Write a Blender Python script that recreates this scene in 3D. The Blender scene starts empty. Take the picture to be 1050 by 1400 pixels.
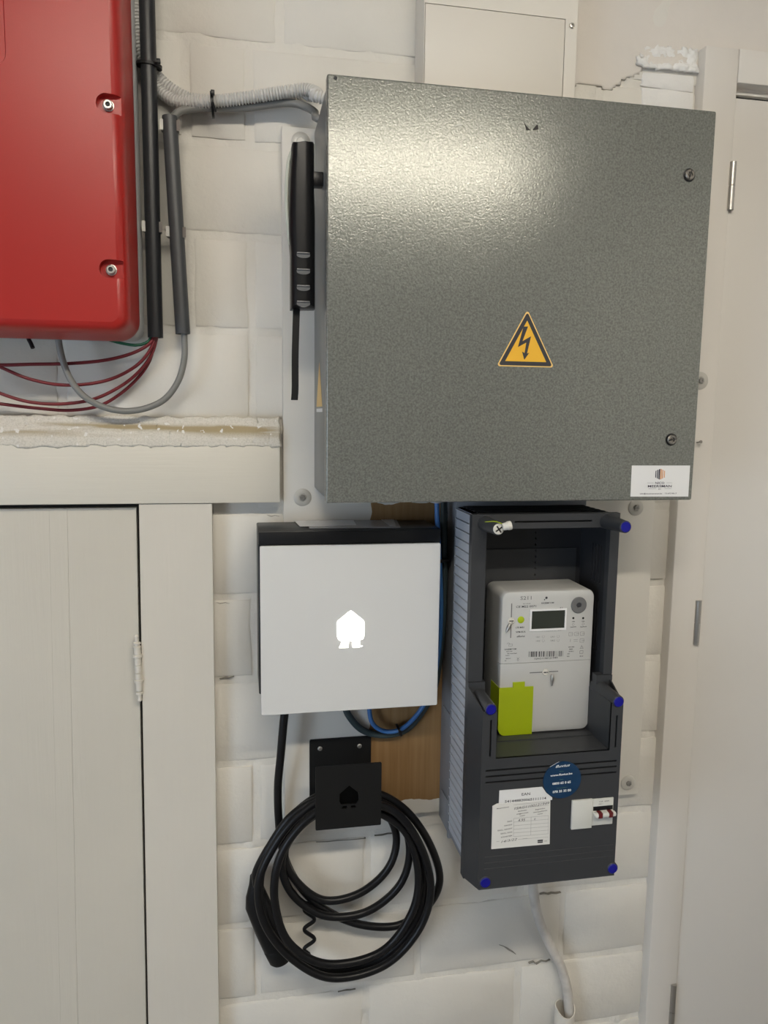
import bpy, bmesh, math, random
from mathutils import Vector, Matrix, noise

random.seed(7)
SC = bpy.context.scene
COL = SC.collection

# ------------------------------------------------------------------ camera
# World: X to the right along the wall, Y into the wall (wall face at Y = 0), Z up, metres.
CAM = Vector((0.0, -1.34, 1.5))
RIGHT = Vector((0.9823763183, -0.1864979548, 0.0124612242))
DOWN = Vector((-0.0115074375, -0.1268877370, -0.9918503320))
FWD = Vector((0.1865592349, 0.9742268807, -0.1267976215))
FPX = 1031.34
cam_data = bpy.data.cameras.new('camera')
cam = bpy.data.objects.new('camera', cam_data)
COL.objects.link(cam)
up, back = -DOWN, -FWD
cam.matrix_world = Matrix(((RIGHT.x, up.x, back.x, CAM.x), (RIGHT.y, up.y, back.y, CAM.y),
                           (RIGHT.z, up.z, back.z, CAM.z), (0, 0, 0, 1)))
cam_data.sensor_fit = 'VERTICAL'
cam_data.sensor_height = 24.0
cam_data.lens = FPX / 1400.0 * 24.0
cam_data.clip_start = 0.02
SC.camera = cam

# ------------------------------------------------------------------ light and exposure
LAMP_GLOW = 55.0        # radiance of the strip lamps' opal tubes
LAMP_COLOR = (1.0, 0.925, 0.79)
SKY_GLOW = 6.2          # daylight through the frosted window in the left wall
SKY_COLOR = (0.66, 0.81, 1.0)
world = bpy.data.worlds.new('world')
SC.world = world
world.use_nodes = True
world.node_tree.nodes['Background'].inputs[0].default_value = (0.8, 0.85, 1.0, 1)
world.node_tree.nodes['Background'].inputs[1].default_value = 0.3
SC.view_settings.view_transform = 'Standard'
SC.view_settings.look = 'None'
SC.view_settings.gamma = 1.0
SC.view_settings.use_curve_mapping = False
SC.view_settings.exposure = 0.31


# ------------------------------------------------------------------ tracing aid: a wall-parallel plane at depth Y
def T(px, py, Y=0.0):
    d = RIGHT * ((px - 525.0) / FPX) + DOWN * ((py - 700.0) / FPX) + FWD
    return CAM + d * ((Y - CAM.y) / d.y)


def TZ(pts, Y):
    return [(T(x, y, Y).x, T(x, y, Y).z) for x, y in pts]


# ------------------------------------------------------------------ materials
def mat(name, col, rough=0.5, metal=0.0, var=0.0, vscale=6.0, bump=0.0, bscale=120.0, bdist=0.001,
        spec=0.5, coat=0.0, emis=0.0, trans=0.0, alpha=1.0, detail=4.0):
    m = bpy.data.materials.new(name)
    m.use_nodes = True
    nt = m.node_tree
    b = nt.nodes['Principled BSDF']
    c = (col[0], col[1], col[2], 1)
    b.inputs['Base Color'].default_value = c
    b.inputs['Roughness'].default_value = rough
    b.inputs['Metallic'].default_value = metal
    b.inputs['Specular IOR Level'].default_value = spec
    b.inputs['Coat Weight'].default_value = coat
    b.inputs['Transmission Weight'].default_value = trans
    if emis:
        b.inputs['Emission Color'].default_value = c
        b.inputs['Emission Strength'].default_value = emis
    geo = nt.nodes.new('ShaderNodeNewGeometry')
    if var:
        n = nt.nodes.new('ShaderNodeTexNoise')
        n.inputs['Scale'].default_value = vscale
        n.inputs['Detail'].default_value = detail
        nt.links.new(geo.outputs['Position'], n.inputs['Vector'])
        r = nt.nodes.new('ShaderNodeMapRange')
        r.inputs['From Min'].default_value = 0.3
        r.inputs['From Max'].default_value = 0.7
        r.inputs['To Min'].default_value = 1 - var
        r.inputs['To Max'].default_value = 1 + var
        nt.links.new(n.outputs['Fac'], r.inputs['Value'])
        v = nt.nodes.new('ShaderNodeVectorMath')
        v.operation = 'SCALE'
        v.inputs[0].default_value = col[:3]
        nt.links.new(r.outputs['Result'], v.inputs['Scale'])
        nt.links.new(v.outputs['Vector'], b.inputs['Base Color'])
    if bump:
        n = nt.nodes.new('ShaderNodeTexNoise')
        n.inputs['Scale'].default_value = bscale
        n.inputs['Detail'].default_value = 3.0
        nt.links.new(geo.outputs['Position'], n.inputs['Vector'])
        bp = nt.nodes.new('ShaderNodeBump')
        bp.inputs['Strength'].default_value = bump
        bp.inputs['Distance'].default_value = bdist
        nt.links.new(n.outputs['Fac'], bp.inputs['Height'])
        nt.links.new(bp.outputs['Normal'], b.inputs['Normal'])
    return m


def nodes_of(m):
    nt = m.node_tree
    return nt, nt.nodes['Principled BSDF'], nt.nodes


def masonry_paint(name, col, fine=0.25, coarse=0.5):
    """White paint rolled over rough masonry: soft undulation, brush grain and a few scuffs."""
    m = mat(name, col, rough=0.62, var=0.05, vscale=5.0, spec=0.35)
    nt, b, N = nodes_of(m)
    geo = N.new('ShaderNodeNewGeometry')
    n1 = N.new('ShaderNodeTexNoise'); n1.inputs['Scale'].default_value = 26; n1.inputs['Detail'].default_value = 6
    n2 = N.new('ShaderNodeTexNoise'); n2.inputs['Scale'].default_value = 170; n2.inputs['Detail'].default_value = 3
    for n in (n1, n2):
        nt.links.new(geo.outputs['Position'], n.inputs['Vector'])
    b1 = N.new('ShaderNodeBump'); b1.inputs['Strength'].default_value = coarse; b1.inputs['Distance'].default_value = 0.006
    b2 = N.new('ShaderNodeBump'); b2.inputs['Strength'].default_value = fine; b2.inputs['Distance'].default_value = 0.0012
    nt.links.new(n1.outputs['Fac'], b1.inputs['Height'])
    nt.links.new(n2.outputs['Fac'], b2.inputs['Height'])
    nt.links.new(b1.outputs['Normal'], b2.inputs['Normal'])
    nt.links.new(b2.outputs['Normal'], b.inputs['Normal'])
    return m


def wood_paint(name, col, axis='Z', rough=0.45):
    """Painted timber: grain stretched along one axis."""
    m = mat(name, col, rough=rough, var=0.025, vscale=3.0, spec=0.4)
    nt, b, N = nodes_of(m)
    geo = N.new('ShaderNodeNewGeometry')
    mp = N.new('ShaderNodeMapping')
    mp.inputs['Scale'].default_value = (10, 180, 180) if axis == 'X' else (180, 180, 8)
    n = N.new('ShaderNodeTexNoise'); n.inputs['Scale'].default_value = 1.0; n.inputs['Detail'].default_value = 4
    bp = N.new('ShaderNodeBump'); bp.inputs['Strength'].default_value = 0.5; bp.inputs['Distance'].default_value = 0.0008
    nt.links.new(geo.outputs['Position'], mp.inputs['Vector'])
    nt.links.new(mp.outputs['Vector'], n.inputs['Vector'])
    nt.links.new(n.outputs['Fac'], bp.inputs['Height'])
    nt.links.new(bp.outputs['Normal'], b.inputs['Normal'])
    return m


WHITE = (0.70, 0.672, 0.615)
MT = {}
MT['wall'] = masonry_paint('painted_masonry', WHITE, 0.28, 0.35)
MT['mortar'] = masonry_paint('painted_mortar', WHITE, 0.5, 0.7)
MT['plaster'] = masonry_paint('painted_plaster', (0.70, 0.655, 0.60), 0.2, 0.3)
MT['filler'] = masonry_paint('bare_filler', (0.80, 0.79, 0.77), 0.6, 0.9)
MT['room'] = mat('room_paint', (0.46, 0.44, 0.42), 0.7)
MT['room_bounce'] = mat('white_bounce_paint', (0.74, 0.72, 0.68), 0.7)  # unseen right wall, made lighter to bounce fill light onto that side
MT['floor'] = mat('concrete_floor', (0.22, 0.21, 0.20), 0.6, var=0.1, vscale=3)
MT['beam'] = wood_paint('beam_paint', (0.69, 0.655, 0.575), 'X')
MT['post'] = wood_paint('post_paint', (0.66, 0.622, 0.55), 'Z')
MT['leaf'] = wood_paint('door_paint', (0.61, 0.572, 0.495), 'Z')
MT['casing'] = mat('casing_paint', (0.70, 0.665, 0.615), 0.42, var=0.02, vscale=2)
MT['leaf2'] = mat('door_leaf_paint', (0.67, 0.64, 0.595), 0.42, var=0.02, vscale=2)
MT['gap'] = mat('dark_gap', (0.03, 0.027, 0.025), 0.9)  # near-black: shade painted into gaps and slots; also gasket and glue residue
MT['panel_white'] = mat('cover_panel_paint', (0.71, 0.67, 0.60), 0.45, var=0.02, vscale=4)
MT['red'] = mat('red_lid_paint', (0.37, 0.012, 0.008), 0.36, var=0.03, vscale=4, bump=0.12, bscale=500, bdist=0.0005, spec=0.55)
MT['cast'] = mat('grey_cast_metal', (0.52, 0.52, 0.52), 0.5, metal=0.1, bump=0.2, bscale=300)
MT['steel'] = mat('bright_steel', (0.50, 0.48, 0.45), 0.38, metal=1.0)
MT['steel_dark'] = mat('dull_steel', (0.30, 0.28, 0.25), 0.4, metal=1.0)
MT['zinc'] = mat('zinc_plated', (0.34, 0.33, 0.31), 0.45, metal=0.8)
MT['pvc_black'] = mat('black_pvc', (0.016, 0.017, 0.020), 0.36, spec=0.4, bump=0.1, bscale=200)
MT['pvc_grey'] = mat('dark_grey_pvc', (0.062, 0.066, 0.072), 0.42)
MT['corr'] = mat('light_corrugated_pvc', (0.58, 0.57, 0.55), 0.5)
MT['cable_grey'] = mat('grey_cable', (0.20, 0.20, 0.19), 0.45)
MT['cable_red'] = mat('dark_red_cable', (0.16, 0.012, 0.018), 0.42)
MT['cable_green'] = mat('green_cable', (0.01, 0.10, 0.05), 0.42)
MT['cable_blue'] = mat('blue_cable', (0.045, 0.16, 0.42), 0.42)
MT['cable_slate'] = mat('slate_cable', (0.035, 0.055, 0.06), 0.5)
MT['cable_white'] = mat('dirty_white_cable', (0.56, 0.53, 0.49), 0.5, var=0.12, vscale=40, bump=0.2, bscale=60)
MT['black'] = mat('black_plastic', (0.007, 0.007, 0.008), 0.33, spec=0.3)
MT['black_matt'] = mat('black_powder_coat', (0.009, 0.009, 0.009), 0.5, spec=0.25, bump=0.08, bscale=900, bdist=0.0003)
MT['void'] = mat('unlit_black', (0.002, 0.002, 0.002), 0.9, spec=0.05)  # paints the shade inside the holder's cut-out
MT['black_rubber'] = mat('black_cable_rubber', (0.006, 0.006, 0.007), 0.38, spec=0.3)
MT['black_top'] = mat('black_charger_plastic', (0.010, 0.010, 0.011), 0.35, spec=0.35)
MT['charger_white'] = mat('white_charger_panel', (0.66, 0.66, 0.65), 0.5)
MT['logo'] = mat('lit_logo', (1.0, 0.93, 0.85), 0.5, emis=6.0)
MT['enc_dark'] = mat('anthracite_plastic', (0.036, 0.038, 0.042), 0.45, spec=0.4, bump=0.1, bscale=700, bdist=0.0003)
MT['enc_inner'] = mat('black_inner_plastic', (0.022, 0.023, 0.026), 0.5, spec=0.3)
MT['enc_side'] = mat('grey_blue_plastic', (0.46, 0.48, 0.53), 0.38)
MT['enc_base'] = mat('grey_base_plastic', (0.21, 0.22, 0.24), 0.45)
MT['blue_cap'] = mat('blue_cap_plastic', (0.006, 0.006, 0.23), 0.4, spec=0.3)
MT['meter'] = mat('pale_grey_meter_plastic', (0.50, 0.50, 0.485), 0.45)
MT['meter_side'] = MT['meter']
MT['lime'] = mat('lime_green_plastic', (0.36, 0.46, 0.004), 0.42)
MT['lcd'] = mat('lcd_glass', (0.030, 0.034, 0.026), 0.2)
MT['port'] = mat('grey_port', (0.13, 0.13, 0.13), 0.4)
MT['ink'] = mat('dark_ink', (0.03, 0.03, 0.035), 0.6)
MT['ink_grey'] = mat('grey_ink', (0.16, 0.16, 0.16), 0.6)
MT['ink_white'] = mat('white_ink', (0.78, 0.80, 0.80), 0.5)
MT['ink_green'] = mat('green_ink', (0.10, 0.22, 0.16), 0.5)
MT['ink_orange'] = mat('orange_ink', (0.62, 0.30, 0.12), 0.5)
MT['ink_navy'] = mat('navy_ink', (0.02, 0.02, 0.045), 0.5)
MT['paper'] = mat('white_label_paper', (0.70, 0.69, 0.66), 0.6)
MT['sticker'] = mat('white_sticker', (0.74, 0.74, 0.74), 0.4)
MT['sticker_blue'] = mat('blue_sticker', (0.002, 0.032, 0.090), 0.4)
MT['yellow'] = mat('warning_yellow', (0.78, 0.43, 0.03), 0.45)
MT['yellow_pale'] = mat('warning_border_yellow', (0.80, 0.53, 0.17), 0.45)
MT['card'] = mat('pale_card', (0.80, 0.80, 0.82), 0.3)
MT['card_grey'] = mat('grey_card', (0.36, 0.36, 0.38), 0.3)
MT['clear'] = mat('clear_washer_plastic', (0.60, 0.58, 0.53), 0.3, trans=0.15)
MT['gland'] = mat('pale_nylon', (0.50, 0.50, 0.53), 0.45)
MT['breaker'] = mat('breaker_plastic', (0.62, 0.62, 0.58), 0.45)
MT['breaker_red'] = mat('red_toggle', (0.12, 0.010, 0.012), 0.4)
MT['lens'] = mat('work_light_lens', (0.58, 0.60, 0.52), 0.25)
MT['notch'] = mat('grip_highlight_grey', (0.16, 0.16, 0.16), 0.12)  # paler than the body: highlights on the notches put into the colour
MT['seal'] = mat('pale_seal', (0.66, 0.64, 0.58), 0.4)
MT['diffuser'] = mat('lamp_diffuser', LAMP_COLOR, 0.5, emis=LAMP_GLOW)
MT['sky_pane'] = mat('frosted_daylight_pane', SKY_COLOR, 0.4, emis=SKY_GLOW)
MT['door_edge'] = mat('cabinet_edge_metal', (0.32, 0.32, 0.31), 0.35, metal=0.7)


def hammered(name):
    """Hammer-finish enamel: pebbled relief with lighter flecks in a grey-green metallic paint."""
    m = mat(name, (0.2, 0.2, 0.185), rough=0.235, metal=0.30, spec=0.5)
    nt, b, N = nodes_of(m)
    geo = N.new('ShaderNodeNewGeometry')
    n = N.new('ShaderNodeTexNoise'); n.inputs['Scale'].default_value = 330; n.inputs['Detail'].default_value = 2.0
    n.inputs['Distortion'].default_value = 0.6
    nt.links.new(geo.outputs['Position'], n.inputs['Vector'])
    cr = N.new('ShaderNodeValToRGB')
    cr.color_ramp.elements[0].position = 0.36; cr.color_ramp.elements[0].color = (0.155, 0.160, 0.142, 1)
    cr.color_ramp.elements[1].position = 0.66; cr.color_ramp.elements[1].color = (0.235, 0.240, 0.218, 1)
    nt.links.new(n.outputs['Fac'], cr.inputs['Fac'])
    nt.links.new(cr.outputs['Color'], b.inputs['Base Color'])
    bp = N.new('ShaderNodeBump'); bp.inputs['Strength'].default_value = 0.30; bp.inputs['Distance'].default_value = 0.0010
    nt.links.new(n.outputs['Fac'], bp.inputs['Height'])
    nt.links.new(bp.outputs['Normal'], b.inputs['Normal'])
    return m


MT['hammer'] = hammered('hammered_grey_enamel')
MT['cab_side'] = mat('cabinet_side_enamel', (0.21, 0.215, 0.205), 0.36, metal=0.35, bump=0.15, bscale=210)


def board_material():
    """White-painted plywood with a ragged rectangle left bare where older equipment hung."""
    m = mat('painted_plywood', WHITE, 0.55, spec=0.35)
    nt, b, N = nodes_of(m)
    geo = N.new('ShaderNodeNewGeometry')
    jit = N.new('ShaderNodeTexNoise'); jit.inputs['Scale'].default_value = 22; jit.inputs['Detail'].default_value = 3
    nt.links.new(geo.outputs['Position'], jit.inputs['Vector'])
    sub = N.new('ShaderNodeVectorMath'); sub.operation = 'SUBTRACT'; sub.inputs[1].default_value = (0.5, 0.5, 0.5)
    nt.links.new(jit.outputs['Color'], sub.inputs[0])
    sc = N.new('ShaderNodeVectorMath'); sc.operation = 'SCALE'; sc.inputs['Scale'].default_value = 0.022
    nt.links.new(sub.outputs['Vector'], sc.inputs[0])
    add = N.new('ShaderNodeVectorMath'); add.operation = 'ADD'
    nt.links.new(geo.outputs['Position'], add.inputs[0]); nt.links.new(sc.outputs['Vector'], add.inputs[1])
    sep = N.new('ShaderNodeSeparateXYZ'); nt.links.new(add.outputs['Vector'], sep.inputs[0])

    def step(sock, thr, gt=True):
        n = N.new('ShaderNodeMath'); n.operation = 'GREATER_THAN' if gt else 'LESS_THAN'
        nt.links.new(sock, n.inputs[0]); n.inputs[1].default_value = thr
        return n.outputs[0]

    def mul(a, c):
        n = N.new('ShaderNodeMath'); n.operation = 'MULTIPLY'
        nt.links.new(a, n.inputs[0]); nt.links.new(c, n.inputs[1])
        return n.outputs[0]
    mask = mul(mul(step(sep.outputs[0], 0.229), step(sep.outputs[0], 0.62, False)),
               mul(step(sep.outputs[2], 0.772), step(sep.outputs[2], 1.345, False)))
    gm = N.new('ShaderNodeMapping'); gm.inputs['Scale'].default_value = (120, 120, 5)
    nt.links.new(geo.outputs['Position'], gm.inputs['Vector'])
    gn = N.new('ShaderNodeTexNoise'); gn.inputs['Scale'].default_value = 1; gn.inputs['Detail'].default_value = 5
    nt.links.new(gm.outputs['Vector'], gn.inputs['Vector'])
    cr = N.new('ShaderNodeValToRGB')
    cr.color_ramp.elements[0].position = 0.3; cr.color_ramp.elements[0].color = (0.25, 0.140, 0.056, 1)
    cr.color_ramp.elements[1].position = 0.7; cr.color_ramp.elements[1].color = (0.33, 0.200, 0.088, 1)
    nt.links.new(gn.outputs['Fac'], cr.inputs['Fac'])
    mix = N.new('ShaderNodeMix'); mix.data_type = 'RGBA'
    nt.links.new(mask, mix.inputs['Factor'])
    mix.inputs['A'].default_value = (*WHITE, 1)
    nt.links.new(cr.outputs['Color'], mix.inputs['B'])
    nt.links.new(mix.outputs['Result'], b.inputs['Base Color'])
    return m


MT['board'] = board_material()


def ledge_material():
    """Rough painted mortar with brown water stains and flaked white chips."""
    m = masonry_paint('stained_mortar', (0.66, 0.62, 0.55), 0.6, 0.35)
    nt, b, N = nodes_of(m)
    geo = N.new('ShaderNodeNewGeometry')
    mp = N.new('ShaderNodeMapping'); mp.inputs['Scale'].default_value = (5, 5, 50); mp.inputs['Location'].default_value = (1.3, 0, 2.1)
    nt.links.new(geo.outputs['Position'], mp.inputs['Vector'])
    n = N.new('ShaderNodeTexNoise'); n.inputs['Scale'].default_value = 1; n.inputs['Detail'].default_value = 3
    nt.links.new(mp.outputs['Vector'], n.inputs['Vector'])
    cr = N.new('ShaderNodeValToRGB')
    cr.color_ramp.elements[0].position = 0.40; cr.color_ramp.elements[0].color = (0, 0, 0, 1)
    cr.color_ramp.elements[1].position = 0.54; cr.color_ramp.elements[1].color = (0.9, 0.9, 0.9, 1)
    nt.links.new(n.outputs['Fac'], cr.inputs['Fac'])
    # the stain follows the upper edge of the ledge
    sep = N.new('ShaderNodeSeparateXYZ'); nt.links.new(geo.outputs['Position'], sep.inputs[0])
    hi = N.new('ShaderNodeMapRange'); hi.inputs['From Min'].default_value = 1.458; hi.inputs['From Max'].default_value = 1.470
    nt.links.new(sep.outputs[2], hi.inputs['Value'])
    lo = N.new('ShaderNodeMapRange'); lo.inputs['From Min'].default_value = 1.484; lo.inputs['From Max'].default_value = 1.478
    nt.links.new(sep.outputs[2], lo.inputs['Value'])
    m1 = N.new('ShaderNodeMath'); m1.operation = 'MULTIPLY'; nt.links.new(hi.outputs[0], m1.inputs[0]); nt.links.new(lo.outputs[0], m1.inputs[1])
    m2 = N.new('ShaderNodeMath'); m2.operation = 'MULTIPLY'; nt.links.new(m1.outputs[0], m2.inputs[0]); nt.links.new(cr.outputs['Color'], m2.inputs[1])
    # gritty speckle and flaked white chips
    gr = N.new('ShaderNodeTexNoise'); gr.inputs['Scale'].default_value = 420; gr.inputs['Detail'].default_value = 4
    nt.links.new(geo.outputs['Position'], gr.inputs['Vector'])
    gc = N.new('ShaderNodeValToRGB')
    gc.color_ramp.elements[0].position = 0.36; gc.color_ramp.elements[0].color = (0.57, 0.54, 0.47, 1)
    gc.color_ramp.elements[1].position = 0.56; gc.color_ramp.elements[1].color = (0.67, 0.635, 0.565, 1)
    nt.links.new(gr.outputs['Fac'], gc.inputs['Fac'])
    mix = N.new('ShaderNodeMix'); mix.data_type = 'RGBA'
    nt.links.new(m2.outputs[0], mix.inputs['Factor'])
    nt.links.new(gc.outputs['Color'], mix.inputs['A'])
    mix.inputs['B'].default_value = (0.34, 0.26, 0.13, 1)
    ch = N.new('ShaderNodeTexNoise'); ch.inputs['Scale'].default_value = 95; ch.inputs['Detail'].default_value = 2
    nt.links.new(geo.outputs['Position'], ch.inputs['Vector'])
    cc_ = N.new('ShaderNodeValToRGB')
    cc_.color_ramp.elements[0].position = 0.66; cc_.color_ramp.elements[0].color = (0, 0, 0, 1)
    cc_.color_ramp.elements[1].position = 0.69; cc_.color_ramp.elements[1].color = (1, 1, 1, 1)
    nt.links.new(ch.outputs['Fac'], cc_.inputs['Fac'])
    mx2 = N.new('ShaderNodeMix'); mx2.data_type = 'RGBA'
    nt.links.new(cc_.outputs['Color'], mx2.inputs['Factor'])
    nt.links.new(mix.outputs['Result'], mx2.inputs['A'])
    mx2.inputs['B'].default_value = (0.74, 0.72, 0.68, 1)
    nt.links.new(mx2.outputs['Result'], b.inputs['Base Color'])
    return m


MT['ledge'] = ledge_material()


# ------------------------------------------------------------------ mesh building
def smooth_path(pts, step=0.006):
    """Catmull-Rom through the given points, resampled about every step metres."""
    P = [Vector(p) for p in pts]
    P = [P[0] * 2 - P[1]] + P + [P[-1] * 2 - P[-2]]
    out = []
    for i in range(1, len(P) - 2):
        a, b, c, d = P[i - 1:i + 3]
        n = max(2, int((c - b).length / step))
        for k in range(n):
            t = k / n
            out.append(0.5 * ((2 * b) + (c - a) * t + (2 * a - 5 * b + 4 * c - d) * t * t + (3 * b - a - 3 * c + d) * t ** 3))
    out.append(P[-2])
    return out


class MB:
    def __init__(self):
        self.v = []
        self.f = []

    def add(self, vs, fs):
        o = len(self.v)
        self.v += [Vector(p) for p in vs]
        self.f += [tuple(i + o for i in f) for f in fs]
        return self

    def box(self, x0, x1, y0, y1, z0, z1, bev=0.0, seg=2):
        bm = bmesh.new()
        bmesh.ops.create_cube(bm, size=1)
        for v in bm.verts:
            v.co = Vector(((x0 + x1) / 2 + v.co.x * (x1 - x0), (y0 + y1) / 2 + v.co.y * (y1 - y0), (z0 + z1) / 2 + v.co.z * (z1 - z0)))
        if bev:
            bmesh.ops.bevel(bm, geom=bm.edges[:], offset=bev, segments=seg, affect='EDGES', profile=0.5)
        self.add_bm(bm)
        return self

    def add_bm(self, bm):
        bm.verts.index_update()
        self.add([v.co.copy() for v in bm.verts], [[v.index for v in f.verts] for f in bm.faces])
        bm.free()
        return self

    def prism(self, poly, y0, y1):
        """Convex or simple polygon in XZ, extruded from y0 (front) to y1."""
        n = len(poly)
        vs = [(x, y0, z) for x, z in poly] + [(x, y1, z) for x, z in poly]
        fs = [tuple(range(n)), tuple(range(2 * n - 1, n - 1, -1))]
        fs += [(i, (i + 1) % n, n + (i + 1) % n, n + i) for i in range(n)]
        return self.add(vs, fs)

    def holed(self, polys, y0, y1):
        """Even-odd filled outline with holes, extruded along Y."""
        cu = bpy.data.curves.new('tmp', 'CURVE')
        cu.dimensions = '2D'
        cu.fill_mode = 'BOTH'
        cu.extrude = abs(y1 - y0) / 2
        for poly in polys:
            s = cu.splines.new('POLY')
            s.points.add(len(poly) - 1)
            for p, (x, z) in zip(s.points, poly):
                p.co = (x, z, 0, 1)
            s.use_cyclic_u = True
        ob = bpy.data.objects.new('tmp', cu)
        me = bpy.data.meshes.new_from_object(ob)
        ym = (y0 + y1) / 2
        self.add([(v.co.x, ym - v.co.z, v.co.y) for v in me.vertices], [tuple(p.vertices) for p in me.polygons])
        bpy.data.objects.remove(ob)
        bpy.data.curves.remove(cu)
        bpy.data.meshes.remove(me)
        return self

    def text(self, s, x, z, y, cap, align='CENTER', shear=0.0, sx=1.0, rot=0.0, bold=0.0):
        """Flat lettering facing -Y; cap is the capital height in metres; (x, z) the baseline anchor."""
        cu = bpy.data.curves.new('tmp', 'FONT')
        cu.body = s
        cu.size = cap / 0.70
        cu.align_x = align
        cu.shear = shear
        cu.offset = bold
        cu.resolution_u = 2
        ob = bpy.data.objects.new('tmp', cu)
        me = bpy.data.meshes.new_from_object(ob)
        ca, sa = math.cos(rot), math.sin(rot)
        vs = []
        for v in me.vertices:
            a, b = v.co.x * sx, v.co.y
            vs.append((x + a * ca - b * sa, y, z + a * sa + b * ca))
        self.add(vs, [tuple(p.vertices) for p in me.polygons])
        bpy.data.objects.remove(ob)
        bpy.data.curves.remove(cu)
        bpy.data.meshes.remove(me)
        return self

    def flat(self, x0, x1, z0, z1, y):
        return self.add([(x0, y, z0), (x1, y, z0), (x1, y, z1), (x0, y, z1)], [(0, 1, 2, 3)])

    def line(self, x0, z0, x1, z1, w, y):
        d = Vector((x1 - x0, z1 - z0)); d.normalize()
        nx, nz = -d.y * w / 2, d.x * w / 2
        return self.add([(x0 + nx, y, z0 + nz), (x0 - nx, y, z0 - nz), (x1 - nx, y, z1 - nz), (x1 + nx, y, z1 + nz)], [(0, 1, 2, 3)])

    def slab(self, x0, x1, z0, z1, y0, y1, holes=()):
        """Axis-aligned plate from y0 (front) to y1 with rectangular holes (hx0, hx1, hz0, hz1)."""
        xs = sorted({x0, x1, *[min(max(h[k], x0), x1) for h in holes for k in (0, 1)]})
        zs = sorted({z0, z1, *[min(max(h[k], z0), z1) for h in holes for k in (2, 3)]})

        def solid(i, j):
            if i < 0 or j < 0 or i >= len(xs) - 1 or j >= len(zs) - 1:
                return False
            cx, cz = (xs[i] + xs[i + 1]) / 2, (zs[j] + zs[j + 1]) / 2
            return not any(h[0] < cx < h[1] and h[2] < cz < h[3] for h in holes)
        idx = {}

        def V(i, j, k):
            key = (i, j, k)
            if key not in idx:
                idx[key] = len(self.v)
                self.v.append(Vector((xs[i], (y0, y1)[k], zs[j])))
            return idx[key]
        for i in range(len(xs) - 1):
            for j in range(len(zs) - 1):
                if not solid(i, j):
                    continue
                self.f.append((V(i, j, 0), V(i + 1, j, 0), V(i + 1, j + 1, 0), V(i, j + 1, 0)))
                self.f.append((V(i, j, 1), V(i, j + 1, 1), V(i + 1, j + 1, 1), V(i + 1, j, 1)))
                if not solid(i - 1, j):
                    self.f.append((V(i, j, 0), V(i, j + 1, 0), V(i, j + 1, 1), V(i, j, 1)))
                if not solid(i + 1, j):
                    self.f.append((V(i + 1, j, 0), V(i + 1, j, 1), V(i + 1, j + 1, 1), V(i + 1, j + 1, 0)))
                if not solid(i, j - 1):
                    self.f.append((V(i, j, 0), V(i, j, 1), V(i + 1, j, 1), V(i + 1, j, 0)))
                if not solid(i, j + 1):
                    self.f.append((V(i, j + 1, 0), V(i + 1, j + 1, 0), V(i + 1, j + 1, 1), V(i, j + 1, 1)))
        return self

    def cyl(self, c, r0, r1, axis, length, n=20):
        """Cylinder or cone from c along a direction."""
        return self.lathe(c, axis, [(r0, 0), (r1, length)], n)

    def lathe(self, c, axis, prof, n=20):
        """Revolve (radius, distance) pairs about an axis through c; ends capped."""
        c = Vector(c)
        a = Vector(axis).normalized()
        u = a.orthogonal().normalized()
        w = a.cross(u)
        o = len(self.v)
        for r, t in prof:
            for k in range(n):
                an = 2 * math.pi * k / n
                self.v.append(c + a * t + (u * math.cos(an) + w * math.sin(an)) * max(r, 1e-5))
        for i in range(len(prof) - 1):
            for k in range(n):
                k2 = (k + 1) % n
                self.f.append((o + i * n + k, o + i * n + k2, o + (i + 1) * n + k2, o + (i + 1) * n + k))
        self.f.append(tuple(o + k for k in reversed(range(n))))
        self.f.append(tuple(o + (len(prof) - 1) * n + k for k in range(n)))
        return self

    def sweep(self, path, radius, n=12, flat=1.0):
        """Tube along path; radius a number or a function of arc length; capped."""
        P = [Vector(p) for p in path]
        o = len(self.v)
        tan = []
        for i in range(len(P)):
            tan.append((P[min(i + 1, len(P) - 1)] - P[max(i - 1, 0)]).normalized())
        u = tan[0].orthogonal().normalized()
        s = 0.0
        for i, p in enumerate(P):
            if i:
                s += (p - P[i - 1]).length
                u = (u - tan[i] * u.dot(tan[i])).normalized()
            w = tan[i].cross(u)
            r = radius(s) if callable(radius) else radius
            for k in range(n):
                an = 2 * math.pi * k / n
                self.v.append(p + (u * math.cos(an) * flat + w * math.sin(an)) * r)
        m = len(P)
        for i in range(m - 1):
            for k in range(n):
                k2 = (k + 1) % n
                self.f.append((o + i * n + k, o + i * n + k2, o + (i + 1) * n + k2, o + (i + 1) * n + k))
        self.f.append(tuple(o + k for k in reversed(range(n))))
        self.f.append(tuple(o + (m - 1) * n + k for k in range(n)))
        return self

    def tube(self, pts, r, n=12, step=0.006):
        return self.sweep(smooth_path(pts, step), r, n)

    def loft(self, x0, x1, z0, z1, r, prof, seg=6):
        """Rounded rectangle in XZ stacked along Y: prof is [(inset, y), ...]; both ends capped."""
        o = len(self.v)
        n = 4 * (seg + 1)
        for ins, y in prof:
            rr = max(r - ins, 0.0006)
            a0, a1, b0, b1 = x0 + ins, x1 - ins, z0 + ins, z1 - ins
            for cx, cz, st in ((a1 - rr, b1 - rr, 0), (a0 + rr, b1 - rr, 90), (a0 + rr, b0 + rr, 180), (a1 - rr, b0 + rr, 270)):
                for k in range(seg + 1):
                    an = math.radians(st + 90 * k / seg)
                    self.v.append(Vector((cx + rr * math.cos(an), y, cz + rr * math.sin(an))))
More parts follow.
